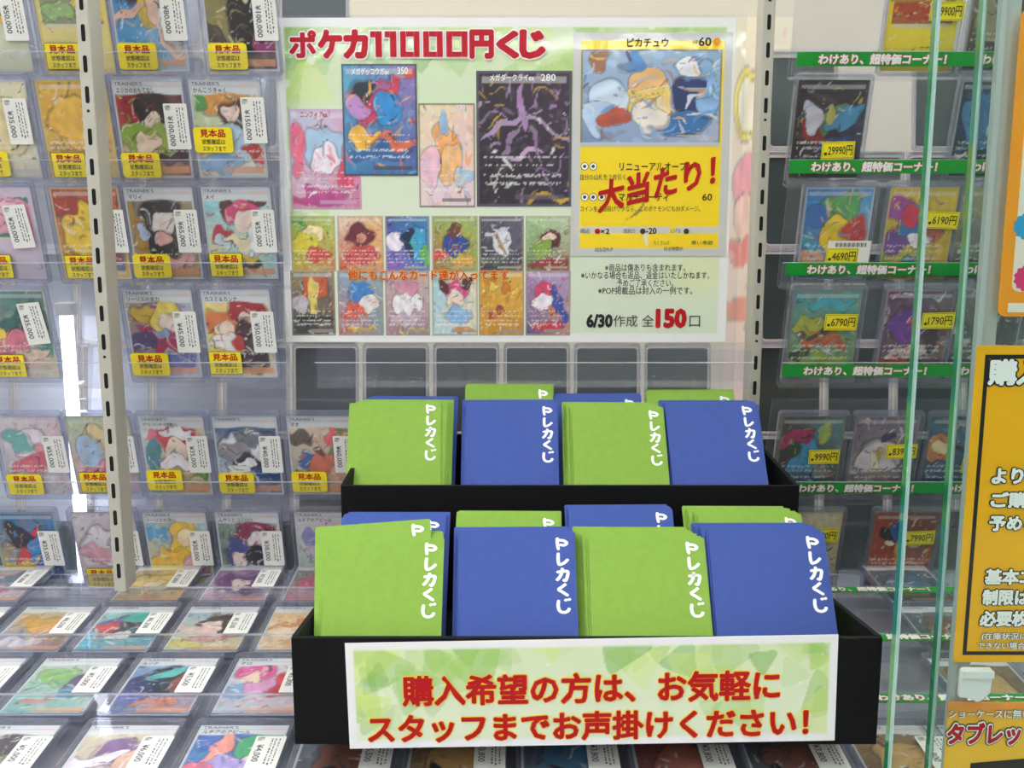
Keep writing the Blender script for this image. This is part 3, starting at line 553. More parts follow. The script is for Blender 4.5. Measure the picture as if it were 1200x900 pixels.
rcard('E', 1003.5, 'X', ['6a5a68', '8a7a98', 'c8c0c0', '78707a'], [(.45, .5, .34, .2, 20, 'e0d8dc'), (.4, .4, .08, .2, 10, 'f0e8c8'), (.55, .75, .14, .04, 20, '3a4058'), (.4, .25, .4, .08, 0, '98888a'), (.45, .55, .06, .1, 0, 'c8a848')], 'silver lilac cased card with 8390 label crossed by glass', ('8390円', .017, .051, .03), None, '9a949a')
rcard('E', 1092.4, 'X', ['4a6a88', '587898', '2a4a70', '3a5a78'], [(.2, .6, .22, .18, 0, 'e08858'), (.2, .6, .1, .09, 0, 'f8d8a0'), (.6, .6, .3, .05, 10, '2a3040')], 'blue cased card with glowing orange burst between glass edges', ('9', .020, .035, 0), None, '5a7080')
rcard('F', 914, 'X', ['e8dcb8', 'e0d0a0', 'c8c4b8', 'd8d0b8'], [(.4, .6, .36, .14, 0, '8a8a90'), (.6, .5, .2, .08, 0, '3a4a58'), (.5, .4, .4, .03, 0, 'c89a3a')], 'cream and gold cased card with 2490 yellow label', ('2490円', .013, .063, -.02), 'ポケギア', 'e0c880')
rcard('F', 1026.4, 'X', ['a85030', '8a4a38', 'b04828', 'a84830'], [(.35, .68, .26, .12, -20, '2a2426'), (.45, .72, .14, .16, 30, '3a5a98'), (.5, .55, .08, .2, 0, 'e0a838'), (.3, .56, .1, .05, 0, 'f0e8d0'), (.7, .56, .12, .05, 0, 'd8b890'), (.5, .15, .4, .1, 10, 'c05838')], 'rusty red cased card with 7990 yellow label behind glass', ('7990円', .015, .060, .04), None, 'b06848')
#CARDS_END

# ---------------------------------------------------------------- green price corner strips on the right rack lips
TXT_STRIP = 'わけあり、超特価コーナー！'
strip_me = {}
def strip(r, px, y0, label):
    x0 = cx(r, px, 1); loc, rot = row_frame(r, x0); e = empty('price_strip', loc, rot)
    b = MB(); b.box(0, 0.300, y0, y0 + 0.0125, 0.0082, 0.0085, M['strip']); b.build('strip_paper', e)
    for k in range(2):
        if 'l' not in strip_me:
            b = MB(); txt(b, TXT_STRIP, 0.020, 0.134, 0.0020, 0.0105, 0.0092, M['winkk'], 0.05, 0.055, M['pinkline']); o = b.build('lettering', e); strip_me['l'] = o.data
        else:
            o = bpy.data.objects.new('lettering', strip_me['l']); COL.objects.link(o); o.parent = e
        o.location = (0.146 * k, y0, 0)
    tag(e, label, 'price strip')
for r, px, y0, w in (('A', 929, .0055, 'first strip from the top'), ('B', 921, .0060, 'second strip from the top'), ('C', 917, .0060, 'third strip from the top'), ('D', 913, .0045, 'fourth strip from the top'), ('E', 908, .006, 'fifth, beside the blue envelopes')):
    strip(r, px, y0, f'green strip with white red outlined lettering on right rack, {w}')
for r, px, w in (('G', 925, 'rearmost flat tray'), ('H', 950, 'second flat tray'), ('I', 1000, 'third flat tray')):
    strip(r, px, .004, f'foreshortened green lettered strip right of display on {w}')

# ---------------------------------------------------------------- slotted posts
def post(x, y, z0, z1, label):
    e = empty('slotted_post', W(x, y, z0)); h = (z1 - z0) / 1000; w, dp = 0.0056, 0.014
    b = MB(); b.prism(rrect(-w, w, -dp, dp, 0.0012, 2), 0, h, M['post']); b.build('upright', e)
    k = 0; z = 0.012
    T = Matrix(((1, 0, 0, 0), (0, 0, 1, 0), (0, 1, 0, 0), (0, 0, 0, 1)))
    s = MB()
    while z < h - 0.02:
        if k % 9 == 8:
            s.prism(rrect(-0.0013, 0.0013, z + 0.002, z + 0.0046, 0.0013, 4), -dp - 0.0002, -dp + 0.001, M['slot'], T); z += 0.0095
        else:
            s.prism(rrect(-0.0017, 0.0017, z, z + 0.014, 0.0016, 3), -dp - 0.0002, -dp + 0.001, M['slot'], T); z += 0.025
        k += 1
    s.build('slots', e); tag(e, label, 'shelf post')
post(-357, 939, -352, 420, 'beige slotted steel post standing through the left card rack')
post(238, 1044, -352, 420, 'beige slotted steel post right of the lottery poster')

# ---------------------------------------------------------------- card backs of the rack's far side
def card_back(x, z, label, group, lab=False, pale=False):
    e = empty('cased_card', W(x, 1100, z), (math.radians(90 - 8), 0, 0))
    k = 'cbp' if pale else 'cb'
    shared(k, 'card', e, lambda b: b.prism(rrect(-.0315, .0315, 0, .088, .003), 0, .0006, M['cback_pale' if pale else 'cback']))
    add_case(e)
    if lab: shared('bl', 'barcode_label', e, lambda b: (b.rect(.012, .021, .015, .055, .0038, M['silver']), [b.rect(.0135, .0195, .018 + .002 * i, .019 + .002 * i, .0040, M['tag_ink']) for i in range(16)]))
    tag(e, label, 'trading card', group)
def far_rail(x0, x1, z, label):
    e = empty('card_rail', W((x0 + x1) / 2, 1100, z), (math.radians(82), 0, 0)); L = (x1 - x0) / 2000
    b = MB(); b.box(-L, L, -.006, .094, -.0062, -.0046, M['acrylic']); b.build('back_sheet', e)
    b = MB(); b.box(-L, L, -.0078, -.0062, -.0062, .0082, M['acrylic']); b.build('ledge', e)
    tag(e, label, 'card rail')
for j, (z, w) in enumerate(((150, 'highest'), (52, 'second'), (-46, 'third'), (-144, 'fourth'), (-242, 'fifth'), (-340, 'lowest'))):
    if j == 4: far_rail(-640, 700, z, 'long far side clear card rail running below the lottery poster')
    else:
        far_rail(258, 720, z, f'far side clear card rail behind the right rack, {w} level')
        far_rail(-640, -160, z, f'far side clear card rail behind the left rack, {w} level')
    for i in range(6):
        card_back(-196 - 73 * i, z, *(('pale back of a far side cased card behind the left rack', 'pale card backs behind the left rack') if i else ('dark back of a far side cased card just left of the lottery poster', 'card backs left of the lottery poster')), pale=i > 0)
        if (i, j) not in ((0, 0), (1, 0), (2, 0), (1, 1), (3, 1)): card_back(292 + 73 * i, z, 'dark back of a far side cased card behind the right rack', 'card backs behind the right rack', i == 0 and j in (1, 2))
    if j == 4:
        for i in range(5): card_back(-122 + 74 * i, z, 'dark back of a far side cased card below the lottery poster', 'card backs below the lottery poster')
# pale poster on the far side of the showcase
U_, V_ = UV(40, 90); C_ = art(U_, V_, ['f0e4c0', 'f2e8cc', 'f0d8cc', 'f0d0c4'], [(.3, .78, .26, .09, 0, 'ecd868'), (.3, .78, .2, .07, 0, 'f4ecd0'), (.3, .58, .24, .07, 0, 'f0a8ac'), (.3, .5, .2, .06, 0, 'f4ccb8'), (.3, .40, .3, .04, 0, 'e89488'), (.3, .25, .3, .03, 0, 'e8a08c')], 77, 0.05, 0.01)
q0 = onY(846, 470, 1898); q1 = onY(930, 20, 1898)
e = empty('far_poster', W((q0[0] + q1[0]) / 2, 1898, q0[2]), (math.pi / 2, 0, 0))
w = (q1[0] - q0[0]) / 1000; h = (q1[2] - q0[2]) / 1000
o = grid_mesh('printed_sheet', 40, 90, w, h, C_, M['ink_paper'], e, -w / 2, 0, 0, 0.0006)
tag(e, 'pale pink and yellow poster far behind, between poster and right post', 'poster')

# ---------------------------------------------------------------- lottery poster
PY = 1012.0
def pp(px, py): x, _, z = onY(px, py, PY); return x / 1000, z / 1000
px0, pz0 = -0.2160, -0.1350; pw, ph = 0.420, 0.297
P = empty('lottery_poster', W(-6, PY, -135), (math.pi / 2, 0, 0))
def pl(px, py): x, z = pp(px, py); return x + 0.006, z - pz0          # local xy
def leaves(C, U, V, asp, seed, n, fn, greens=('8fc44e', 'a9d068', '6fb043', 'c4de86', 'd6e87a'), rmin=.02, rmax=.06):
    rng = np.random.default_rng(seed)
    for i in range(n):
        u, v = fn(rng); r = rng.uniform(rmin, rmax); a = rng.uniform(0, 3.14)
        du = (U - u) * asp; dv = V - v
        p = du * math.cos(a) + dv * math.sin(a); q = -du * math.sin(a) + dv * math.cos(a)
        m = sm(1.04, 0.98, (p / (r * 1.5)) ** 2 + (q / r * (1 + 0.5 * p / r)) ** 2)
        mixc(C, greens[i % len(greens)], m * rng.uniform(.2, .6))
    for i in range(n // 3):
        u, v = fn(rng); r = rng.uniform(.006, .014); d = np.hypot((U - u) * asp, V - v); mixc(C, 'f4fae6', sm(r * 1.2, r * .8, d) * .8)
nx, ny = 230, 162; U_, V_ = UV(nx, ny)
C_ = np.zeros(U_.shape + (3,)) + np.array(lin('e2ecd2'))
mixc(C_, 'd4e6b8', sm(0.3, 1.0, V_) * .8)
leaves(C_, U_, V_, 1.41, 5, 60, lambda r: (r.uniform(0, 1), 1.0 - abs(r.normal(0, .10))), rmin=.02, rmax=.05)
leaves(C_, U_, V_, 1.41, 6, 16, lambda r: (abs(r.normal(0, .05)), r.uniform(.3, 1)), rmin=.02, rmax=.05)
mixc(C_, 'eef0a0', sm(.12, .0, np.hypot((U_ - .93) * 1.0, V_ - .22)) * .5)
bx = np.minimum(np.minimum(U_, 1 - U_) * 1.41, np.minimum(V_, 1 - V_)); mixc(C_, 'f6f6f2', sm(.031, .026, bx + (V_ < .1) * .0))
grid_mesh('printed_sheet', nx, ny, pw, ph, C_, M['ink_poster'], P, -pw / 2, 0, 0, 0.0008)
b = MB(); b.box(-.217, .220, -.058, .300, -.0045, -.0020, M['acrylic']); b.build('clear_backing', P)
def pcard(a, bq, kind, bgc, blobs, seed, z, frame='8a8a8a', nx=60, ny=84):
    x0, y1 = pl(*a); x1, y0 = pl(*bq)
    C = card_print(kind, bgc, blobs, seed, nx, ny, frame); return grid_mesh('printed_picture', nx, ny, x1 - x0, y1 - y0, C, M['ink_poster'], P, x0, y0, z)
pcard((338, 128), (424, 245), 'X', ['c0d0e0', 'd8a8c8', 'e0a8b8', 'c86888'], [(.5, .62, .3, .2, 0, 'a8c8e0'), (.5, .5, .2, .14, 0, 'f4e8f0'), (.1, .6, .12, .3, 0, 'e8708a'), (.8, .4, .1, .2, 0, 'd84868'), (.4, .12, .4, .08, 0, 'b84a88')], 201, .0004, 'c8a0c0')
pcard((490, 121), (557, 243), 'X', ['e8d8a0', 'f0c8b0', 'f0d8e0', 'e8d0d8'], [(.5, .6, .2, .24, 20, 'f0a860'), (.55, .4, .2, .2, -20, 'f0b878'), (.45, .8, .08, .1, 0, '98b8d8'), (.8, .3, .2, .1, 0, 'a8c8e0'), (.2, .4, .2, .2, 0, 'f0c0d0')], 202, .0004, '6a6458')
pcard((400, 75), (490, 206), 'X', ['5aa8c8', '8a78b0', '3a80a8', '2a5a98'], [(.4, .7, .3, .14, -30, '22303a'), (.5, .68, .12, .3, -40, 'c03a50'), (.6, .6, .2, .16, 20, '2a88c8'), (.25, .35, .24, .08, 10, 'f0b838'), (.7, .3, .3, .06, -10, 'd86a48'), (.2, .6, .16, .1, 0, 'b888c0'), (.5, .2, .4, .06, 0, '2a6098'), (.85, .9, .12, .05, 0, 'd84838')], 203, .0008, '3f4448')
pcard((558, 83), (669, 242), 'X', ['2a2028', '3a2838', '282028', '342838'], [(.5, .75, .05, .2, 0, 'b088b8'), (.3, .6, .3, .02, 30, 'a890b0'), (.7, .6, .3, .02, -30, 'a890b0'), (.5, .4, .25, .02, 10, 'c0a0c0'), (.35, .5, .2, .015, 60, '8a7090'), (.65, .45, .2, .015, 120, '8a7090'), (.75, .06, .2, .02, 0, 'c8a030')], 204, .0006, '5a5468')
sm_bg = [
 (['98b848', 'b0c060', 'b8a838', 'c87838'], [(.5, .68, .24, .16, 0, 'f0e0b0'), (.3, .5, .3, .2, 0, 'd8c838'), (.6, .3, .3, .12, 0, 'c84838'), (.2, .85, .15, .08, 0, '48903a')]),
 (['e8c8b0', 'e8b878', 'c85848', 'd89858'], [(.5, .65, .28, .2, 0, '6a2830'), (.5, .6, .14, .1, 0, 'c88a70'), (.5, .3, .4, .16, 0, 'c84848')]),
 (['2a4a90', '3a88b8', '8a60b0', '3a70c0'], [(.2, .55, .2, .16, 0, 'f4e8f4'), (.55, .55, .16, .22, 0, '1a2848'), (.75, .5, .16, .3, 0, '3aa0c8'), (.9, .3, .1, .2, 0, '68b848')]),
 (['8ab058', 'a8b868', 'b84838', '90a848'], [(.5, .5, .3, .2, 0, '2a4890'), (.5, .75, .16, .1, 0, '6a3a30'), (.2, .3, .2, .1, 0, 'd84a38'), (.7, .2, .3, .1, 0, 'd8a838')]),
 (['4a4a58', '6a6878', '383840', '4a4450'], [(.5, .5, .2, .26, 0, 'e0e0e8'), (.5, .5, .06, .2, 20, 'b88848'), (.4, .7, .3, .03, 30, 'c8c8d8'), (.3, .2, .3, .1, 0, '586058')]),
 (['a8c890', 'c8d8b0', '58884a', '8a3838'], [(.55, .62, .22, .16, 0, '5a2828'), (.5, .58, .12, .1, 0, 'f0d8c8'), (.35, .42, .26, .14, 0, '88a848'), (.5, .12, .4, .1, 0, '98343a')]),
 (['8a8a68', '98806a', '484848', '3a3a40'], [(.55, .72, .28, .2, 0, 'c85838'), (.5, .6, .1, .3, 0, 'e0c868'), (.2, .5, .2, .12, 0, 'c8c0c8'), (.5, .25, .4, .1, 0, '2a2a30')]),
 (['7aa8c0', 'a8b0b0', 'c86858', '6a90a0'], [(.5, .65, .3, .16, 0, '3a80c0'), (.4, .4, .3, .14, 20, 'd86048'), (.7, .5, .2, .12, 0, 'e8e0d8'), (.5, .1, .3, .04, 0, 'd8b040')]),
 (['c8a8b0', 'd8c0b8', 'a88088', '988090'], [(.5, .5, .34, .16, 0, 'f4eef0'), (.5, .75, .3, .1, 0, 'd890a8'), (.4, .25, .3, .1, 0, 'c8b0c0'), (.6, .08, .3, .03, 0, 'd8c048')]),
 (['a8d0d8', 'e8d8b0', 'b8d8e0', 'e8e0c8'], [(.5, .7, .3, .14, 0, 'd8508a'), (.25, .75, .12, .1, 0, '5a3028'), (.8, .8, .12, .1, 0, '5a3028'), (.5, .58, .18, .12, 0, 'f6e0cc'), (.6, .3, .3, .14, 0, '88b8e0'), (.7, .08, .28, .04, 0, 'e89848')]),
 (['d8a838', 'e0b048', 'c89028', 'c88828'], [(.3, .75, .1, .08, 0, 'e8c858'), (.6, .75, .1, .08, 0, 'c87828'), (.8, .7, .08, .06, 0, 'e8c858'), (.4, .35, .2, .03, 20, 'b84838')]),
 (['b890b8', 'a8a0c8', '3a4880', 'c88058'], [(.4, .7, .2, .16, 20, 'd84868'), (.4, .5, .26, .12, 0, 'f4eef4'), (.75, .45, .12, .3, 20, '3a50a0'), (.6, .4, .1, .1, 0, 'e08848'), (.5, .15, .4, .06, 0, 'c83848')]),
]
sx = [(340, 394), (395, 450), (451, 504), (506, 560), (561, 614), (616, 668)]
for k, (bgc, bl) in enumerate(sm_bg):
    a, c = sx[k % 6]
    if k < 6: pcard((a, 253), (c, 318), 'X', bgc, bl, 300 + k, .0004, 'b0a890', 40, 48)
    else: pcard((a, 317), (c, 393), 'X', bgc, bl, 300 + k, .0003, 'a0988a', 40, 56)
# big yellow prize card, plain stand-in picture
x0, y1 = pl(672, 38); x1, y0 = pl(850, 300)
U_, V_ = UV(70, 100); C_ = art(U_, V_, ['ffe000', 'ffe418', 'ffdc00', 'ffd600'], [], 411, .03)
mixc(C_, 'cfcfca', (np.minimum(np.minimum(U_, 1 - U_), np.minimum(V_, 1 - V_) * 1.47) < .045) * 1.0)
mixc(C_, 'd4d2c8', ((V_ > .108) & (V_ < .135) & ((U_ < .63) | (U_ > .66))) * 1.0)
big = grid_mesh('prize_picture', 70, 100, x1 - x0, y1 - y0, C_, M['ink_poster'], P, x0, y0, .0008)
a0, b1 = pl(681, 58); a1, b0 = pl(843, 172)
U_, V_ = UV(110, 78); C_ = art(U_, V_, ['a8c0d8', '8aa8c8', '7890b8', 'b0b8d0'], [(.48, .5, .15, .28, 0, 'f0d068'), (.48, .3, .12, .14, 0, 'f0e6d8'), (.48, .72, .12, .1, 0, 'e8b878'), (.22, .5, .14, .2, 0, 'd0e0f0'), (.12, .28, .12, .16, 0, 'b8d0ea'), (.26, .3, .1, .1, 0, 'b05038'), (.78, .5, .12, .24, 0, '28386a'), (.74, .25, .16, .14, 0, '3a70a8'), (.74, .86, .09, .1, 0, 'f0f2f6'), (.38, .86, .08, .1, 0, '5890c8'), (.12, .86, .1, .1, 0, '9a6a50'), (.9, .6, .08, .3, 0, '8ab0d8')], 415, .4, .05)
mixc(C_, '8a7a40', ((np.minimum(U_, 1 - U_) < .012) | (np.minimum(V_, 1 - V_) < .018)) * .8)
mixc(C_, 'c8c8c4', ((V_ < .04)) * .9)
grid_mesh('picture_panel', 110, 78, a1 - a0, b1 - b0, C_, M['ink_poster'], big, a0, b0, .0010)
def pt(b, s, l, t, r, bt, m, z=.0013, **k):
    ax, ay = pl(l, t); bx_, by = pl(r, bt); txt(b, s, ax, bx_, by, ay, z, m, **k)
b = MB()
pt(b, 'HP', 812, 47, 818, 52, M['black']); pt(b, '60', 819, 44, 833, 54, M['black'], bold=.02)
pt(b, 'ピカチュウ', 735, 45, 783, 55, M['black'], bold=.02)
pt(b, 'リニューアルオープン！', 726, 190, 816, 200, M['black'], bold=.015)
pt(b, '自分の山札を２枚引く。', 680, 204, 736, 211, M['brown'])
pt(b, 'マルチパーティ', 725, 226, 783, 236, M['black'], bold=.015); pt(b, '60', 823, 227, 834, 235, M['black'], bold=.015)
pt(b, 'コインを１回投げウラなら、このポケモンにも30ダメージ。', 680, 241, 820, 248, M['brown'])
pt(b, '×2', 704, 268, 714, 274, M['black'], bold=.02); pt(b, '-20', 757, 267, 769, 274, M['black'], bold=.02); pt(b, 'にげる', 786, 268, 797, 273, M['brown']); pt(b, '弱点', 680, 268, 691, 273, M['brown']); pt(b, '抵抗力', 731, 268, 744, 273, M['brown'])
pt(b, '005/SM-P', 697, 290, 718, 295, M['brown']); pt(b, 'たくさんの', 766, 282, 784, 287, M['brown']); pt(b, '寒い季節', 810, 282, 835, 287, M['brown']); pt(b, '出る時間が', 778, 289, 800, 294, M['brown'])
def pdisc(b, px, py, r, m, z, n=16):
    x, y = pl(px, py); b.poly([(x + r * math.cos(6.2832 * i / n), y + r * math.sin(6.2832 * i / n)) for i in range(n)], z, m)
for dx, dy in ((685, 195), (695, 195), (685, 231), (695, 231), (705, 231)):
    pdisc(b, dx, dy, .0036, M['black'], .0012); pdisc(b, dx, dy, .0031, M['winkk'], .00125); pdisc(b, dx, dy, .0016, M['brown'], .0013)
pdisc(b, 700, 271, .0026, M['red'], .0013); pdisc(b, 753, 271, .0026, M['brown'], .0013); pdisc(b, 804, 271, .0026, M['brown'], .0013); pdisc(b, 840, 49, .0036, M['orange'], .0013)
b.build('card_lettering', big)
b = MB(); pt(b, 'メガゲッコウガex', 412, 80, 456, 88, M['winkk'], bold=.015); pt(b, '350', 466, 79, 478, 87, M['winkk'], bold=.015); pt(b, 'メガダークライex', 574, 87, 626, 95, M['winkk'], bold=.015); pt(b, '280', 634, 87, 651, 95, M['winkk'], bold=.015); pt(b, 'ニンフィアex', 352, 131, 384, 138, M['red'], bold=.01); pt(b, '370', 535, 123, 545, 129, M['winkk'], bold=.01); b.build('card_names_lettering', P)
b = MB()
pt(b, '大当たり！', 702, 198, 836, 233, M['red'], z=.0018, bold=.035, slant=.24)
b.build('prize_scrawl', big)
b = MB()
for ch, l, r in (('ポ', 340, 370), ('ケ', 374, 400), ('カ', 404, 430), ('円', 552, 577), ('く', 584, 606), ('じ', 611, 637)):
    pt(b, ch, l, 37 if ch != 'く' else 38, r, 67, M['title'], z=.0016, bold=.045 if ch == 'ポ' else .065, outline=.05, om=M['winkk'])
NB = [0]
def bar(l, t, r, bt):
    (ax, ay), (cx_, cy_) = pl(l, t), pl(r, bt); g = .0014; NB[0] += 1; dz = NB[0] * 1.5e-5
    b.rect(ax, cx_, cy_, ay, .0019 + dz, M['title']); b.rect(ax - g, cx_ + g, cy_ - g, ay + g, .0012 + dz, M['winkk'])
for l in (434, 451): bar(l + 6, 37, l + 14, 67); bar(l, 37, l + 6, 44)
for l, r in ((469, 492), (496, 519), (523, 548)): bar(l, 37, l + 7, 67); bar(r - 7, 37, r, 67); bar(l + 7, 37, r - 7, 43); bar(l + 7, 61, r - 7, 67)
b.build('title_lettering', P)
b = MB(); pt(b, '他にもこんなカード達が入ってます', 408, 316, 596, 328, M['ored'], z=.0016, bold=.02, outline=.035, om=M['gold']); b.build('caption_lettering', P)
b = MB()
pt(b, '※商品は傷ありも含まれます。', 709, 309, 803, 318, M['black'], z=.0006); pt(b, '※いかなる場合も返品、返金はいたしかねます。', 681, 318, 831, 327, M['black'], z=.0006)
pt(b, '予めご了承ください。', 723, 327, 789, 336, M['black'], z=.0006); pt(b, '※POP掲載品は封入の一例です。', 701, 336, 811, 345, M['black'], z=.0006)
b.build('notice_lettering', P)
b = MB(); pt(b, '6/30', 688, 369, 717, 383, M['black'], z=.0006, bold=.05); pt(b, '作成 全', 719, 369, 766, 383, M['brown'], z=.0006); pt(b, '150', 770, 363, 803, 383, M['red'], z=.0006, bold=.06); pt(b, '口', 808, 370, 820, 383, M['brown'], z=.0006)
b.build('count_lettering', P)
tag(P, 'large landscape lottery poster with red title standing on the rack', 'poster')

# ---------------------------------------------------------------- black two tier display stand
YAW = math.radians(0.6)
X0, X1 = -140.0, 235.0; XM = (X0 + X1) / 2
YF, YR, YB = 638.0, 844.0, 1022.0; ZB, ZF, ZU, ZUF = -347.0, -274.0, -231.0, -284.0
S = empty('display_stand', W(XM, YF, ZB))
def sl(x, y, z): return (x - XM) / 1000, (y - YF) / 1000, (z - ZB) / 1000
def sbox(name, x0, x1, y0, y1, z0, z1):
    a = sl(x0, y0, z0); c = sl(x1, y1, z1); b = MB(); b.box(a[0], c[0], a[1], c[1], a[2], c[2], M['board']); o = b.build(name, S)
    bv = o.modifiers.new('bevel', 'BEVEL'); bv.width = 0.0006; bv.segments = 2; return o
TH = 3.5
sbox('front_panel', X0, X1, YF, YF + TH, ZB, ZF)
sbox('tray_floor', X0 + TH, X1 - TH, YF + TH, YR, ZB, ZB + 9)
sbox('tier_panel', X0, X1, YR, YR + TH, ZB, ZU)
sbox('tier_floor', X0 + TH, X1 - TH, YR + TH, YB - TH, ZUF - 2.5, ZUF)
sbox('back_panel', X0, X1, YB - TH, YB, ZB, ZU + 4)
TX = Matrix(((0, 0, 1, 0), (1, 0, 0, 0), (0, 1, 0, 0), (0, 0, 0, 1)))     # outline in (depth, height), thickness across
for x in (X0, X1 - TH):
    for nm, pts in (('side_panel', [(YF + TH, ZB), (YR, ZB), (YR, -302), (YF + TH, ZF)]), ('side_panel', [(YR + TH, ZB), (YB - TH, ZB), (YB - TH, ZU + 3), (YR + TH, ZU)])):
        b = MB(); pr = [(sl(0, y, z)[1], sl(0, y, z)[2]) for y, z in pts]; xx = sl(x, 0, 0)[0]
        b.prism(pr, xx, xx + TH / 1000, M['board'], TX); b.build(nm, S)
tag(S, 'black cardboard two tier display stand holding green and blue envelopes', 'display stand')

# sign on the stand's front
c0 = onY(405, 753, YF - 1.2); c1 = onY(984, 745, YF - 1.2); c2 = onY(405, 880, YF - 1.2); c3 = onY(984, 866, YF - 1.2)
sw = (c1[0] - c0[0]) / 1000; shh = ((c0[2] - c2[2]) + (c1[2] - c3[2])) / 2000
cxm = (c0[0] + c1[0]) / 2; czm = (c0[2] + c1[2] + c2[2] + c3[2]) / 4
G = empty('notice_sign', W(cxm, YF - 0.8, czm), (0, 0, 0)); G.rotation_euler = (Matrix.Rotation(math.pi / 2, 3, 'X') @ Matrix.Rotation(math.radians(1.05), 3, 'Z')).to_euler()
nx, ny = 330, 73; U_, V_ = UV(nx, ny); C_ = np.zeros(U_.shape + (3,)) + np.array(lin('e6efcf')); asp = sw / shh
mixc(C_, 'd2e6a8', sm(.2, 1., V_) * .5)
def fl(r):
    return (r.uniform(0, 1), 1 - abs(r.normal(0, .22))) if r.random() < .55 else ((abs(r.normal(0, .13)) if r.random() < .5 else 1 - abs(r.normal(0, .12))), r.uniform(.25, 1))
leaves(C_, U_, V_, asp, 21, 64, fl, rmin=.06, rmax=.15)
bxx = np.minimum(np.minimum(U_, 1 - U_) * asp, np.minimum(V_, 1 - V_)); mixc(C_, 'f5f5f2', sm(.078, .062, bxx))
grid_mesh('paper', nx, ny, sw, shh, C_, M['ink_paper'], G, -sw / 2, -shh / 2, 0, .0004)
def sg(px, py):                                                  # photo position -> sign plane
    x, _, z = onY(px, py, YF - 1.2); dx = (x - cxm) / 1000; dz = (z - czm) / 1000; a = math.radians(1.05)
    return dx * math.cos(a) + dz * math.sin(a), -dx * math.sin(a) + dz * math.cos(a)
b = MB()
for s, l, t, r, bt in (('購入希望の方は、お気軽に', 472, 789, 913, 823), ('スタッフまでお声掛けください！', 430, 834, 948, 866)):
    xm, ym = sg((l + r) / 2, (t + bt) / 2); w_ = (sg(r, 800)[0] - sg(l, 800)[0]) / 2; h_ = (sg(600, t)[1] - sg(600, bt)[1]) / 2
    txt(b, s, xm - w_, xm + w_, ym - h_, ym + h_, .0010, M['red'], .035, .030, M['gold'])
b.build('lettering', G)
tag(G, 'white and leaf green paper sign with red lettering on the black stand front', 'sign')

# ---------------------------------------------------------------- lottery envelopes
EW, EH, ET = 0.0820, 0.128, 0.0016
GLY = [[[(.26, .98), (.24, .6), (.30, .05)], [(.28, .78), (.62, .74), (.80, .55), (.62, .40), (.36, .46)]],
       [[(.28, .97), (.26, .5), (.30, .14), (.44, .12), (.66, .26), (.86, .50)]],
       [[(.14, .66), (.5, .72), (.80, .70), (.78, .4), (.66, .06), (.5, .14)], [(.50, .98), (.44, .6), (.30, .28), (.12, .06)]],
       [[(.68, .95), (.44, .72), (.24, .54), (.48, .34), (.80, .08)]],
       [[(.22, .92), (.18, .5), (.26, .16), (.50, .04), (.74, .14), (.84, .36)], [(.60, .98), (.68, .82)], [(.80, 1.02), (.88, .86)]]]
_env = {}
def env_mesh(colr):
    if colr in _env: return _env[colr]
    b = MB()
    out = rrect(-EW/2, EW/2, 0, EH, .0010, 2)
    b.prism(out, -ET/2, ET/2, M[colr])
    b.box(-EW/2 + .002, EW/2 - .002, EH * .60, EH - .0004, -ET/2 - .0005, -ET/2, M[colr])       # folded flap on the back
    t = MB(); gs = .0111
    for i, g in enumerate(GLY):
        T = Matrix.Translation((EW/2 - .0152, EH - .0018 - gs * (i + 1), 0)) @ Matrix.Diagonal((.0118, gs * .90, 1, 1))
        for s_ in g: stroke(t, s_, .20, ET/2 + .00015, M['winkk'], T)
    _env[colr] = (b, t, {}); return _env[colr]
def envelope(colr, xm, yb, zb, lean, roll, label, group):
    b, t, c = env_mesh(colr)
    e = empty('lottery_envelope', W(xm, yb, zb))
    e.rotation_euler = (Matrix.Rotation(math.pi/2 - lean, 3, 'X') @ Matrix.Rotation(roll, 3, 'Z')).to_euler()
    for nm, mb in (('envelope_paper', b), ('lettering', t)):
        if nm not in c: o = mb.build(nm, e); c[nm] = o.data
        else: o = bpy.data.objects.new(nm, c[nm]); COL.objects.link(o); o.parent = e
    tag(e, label, 'envelope', group)
TIER = dict(LF=(756, 22), LB=(845, 24), UF=(955, 24), UB=(1000, 14))
FLOORS = dict(LF=ZB + 9.8, LB=ZB + 9.8, UF=ZUF + .8, UB=ZUF + .8)
wn = dict(LF='lower tier front row', LB='lower tier back row', UF='upper tier front row', UB='upper tier back row')
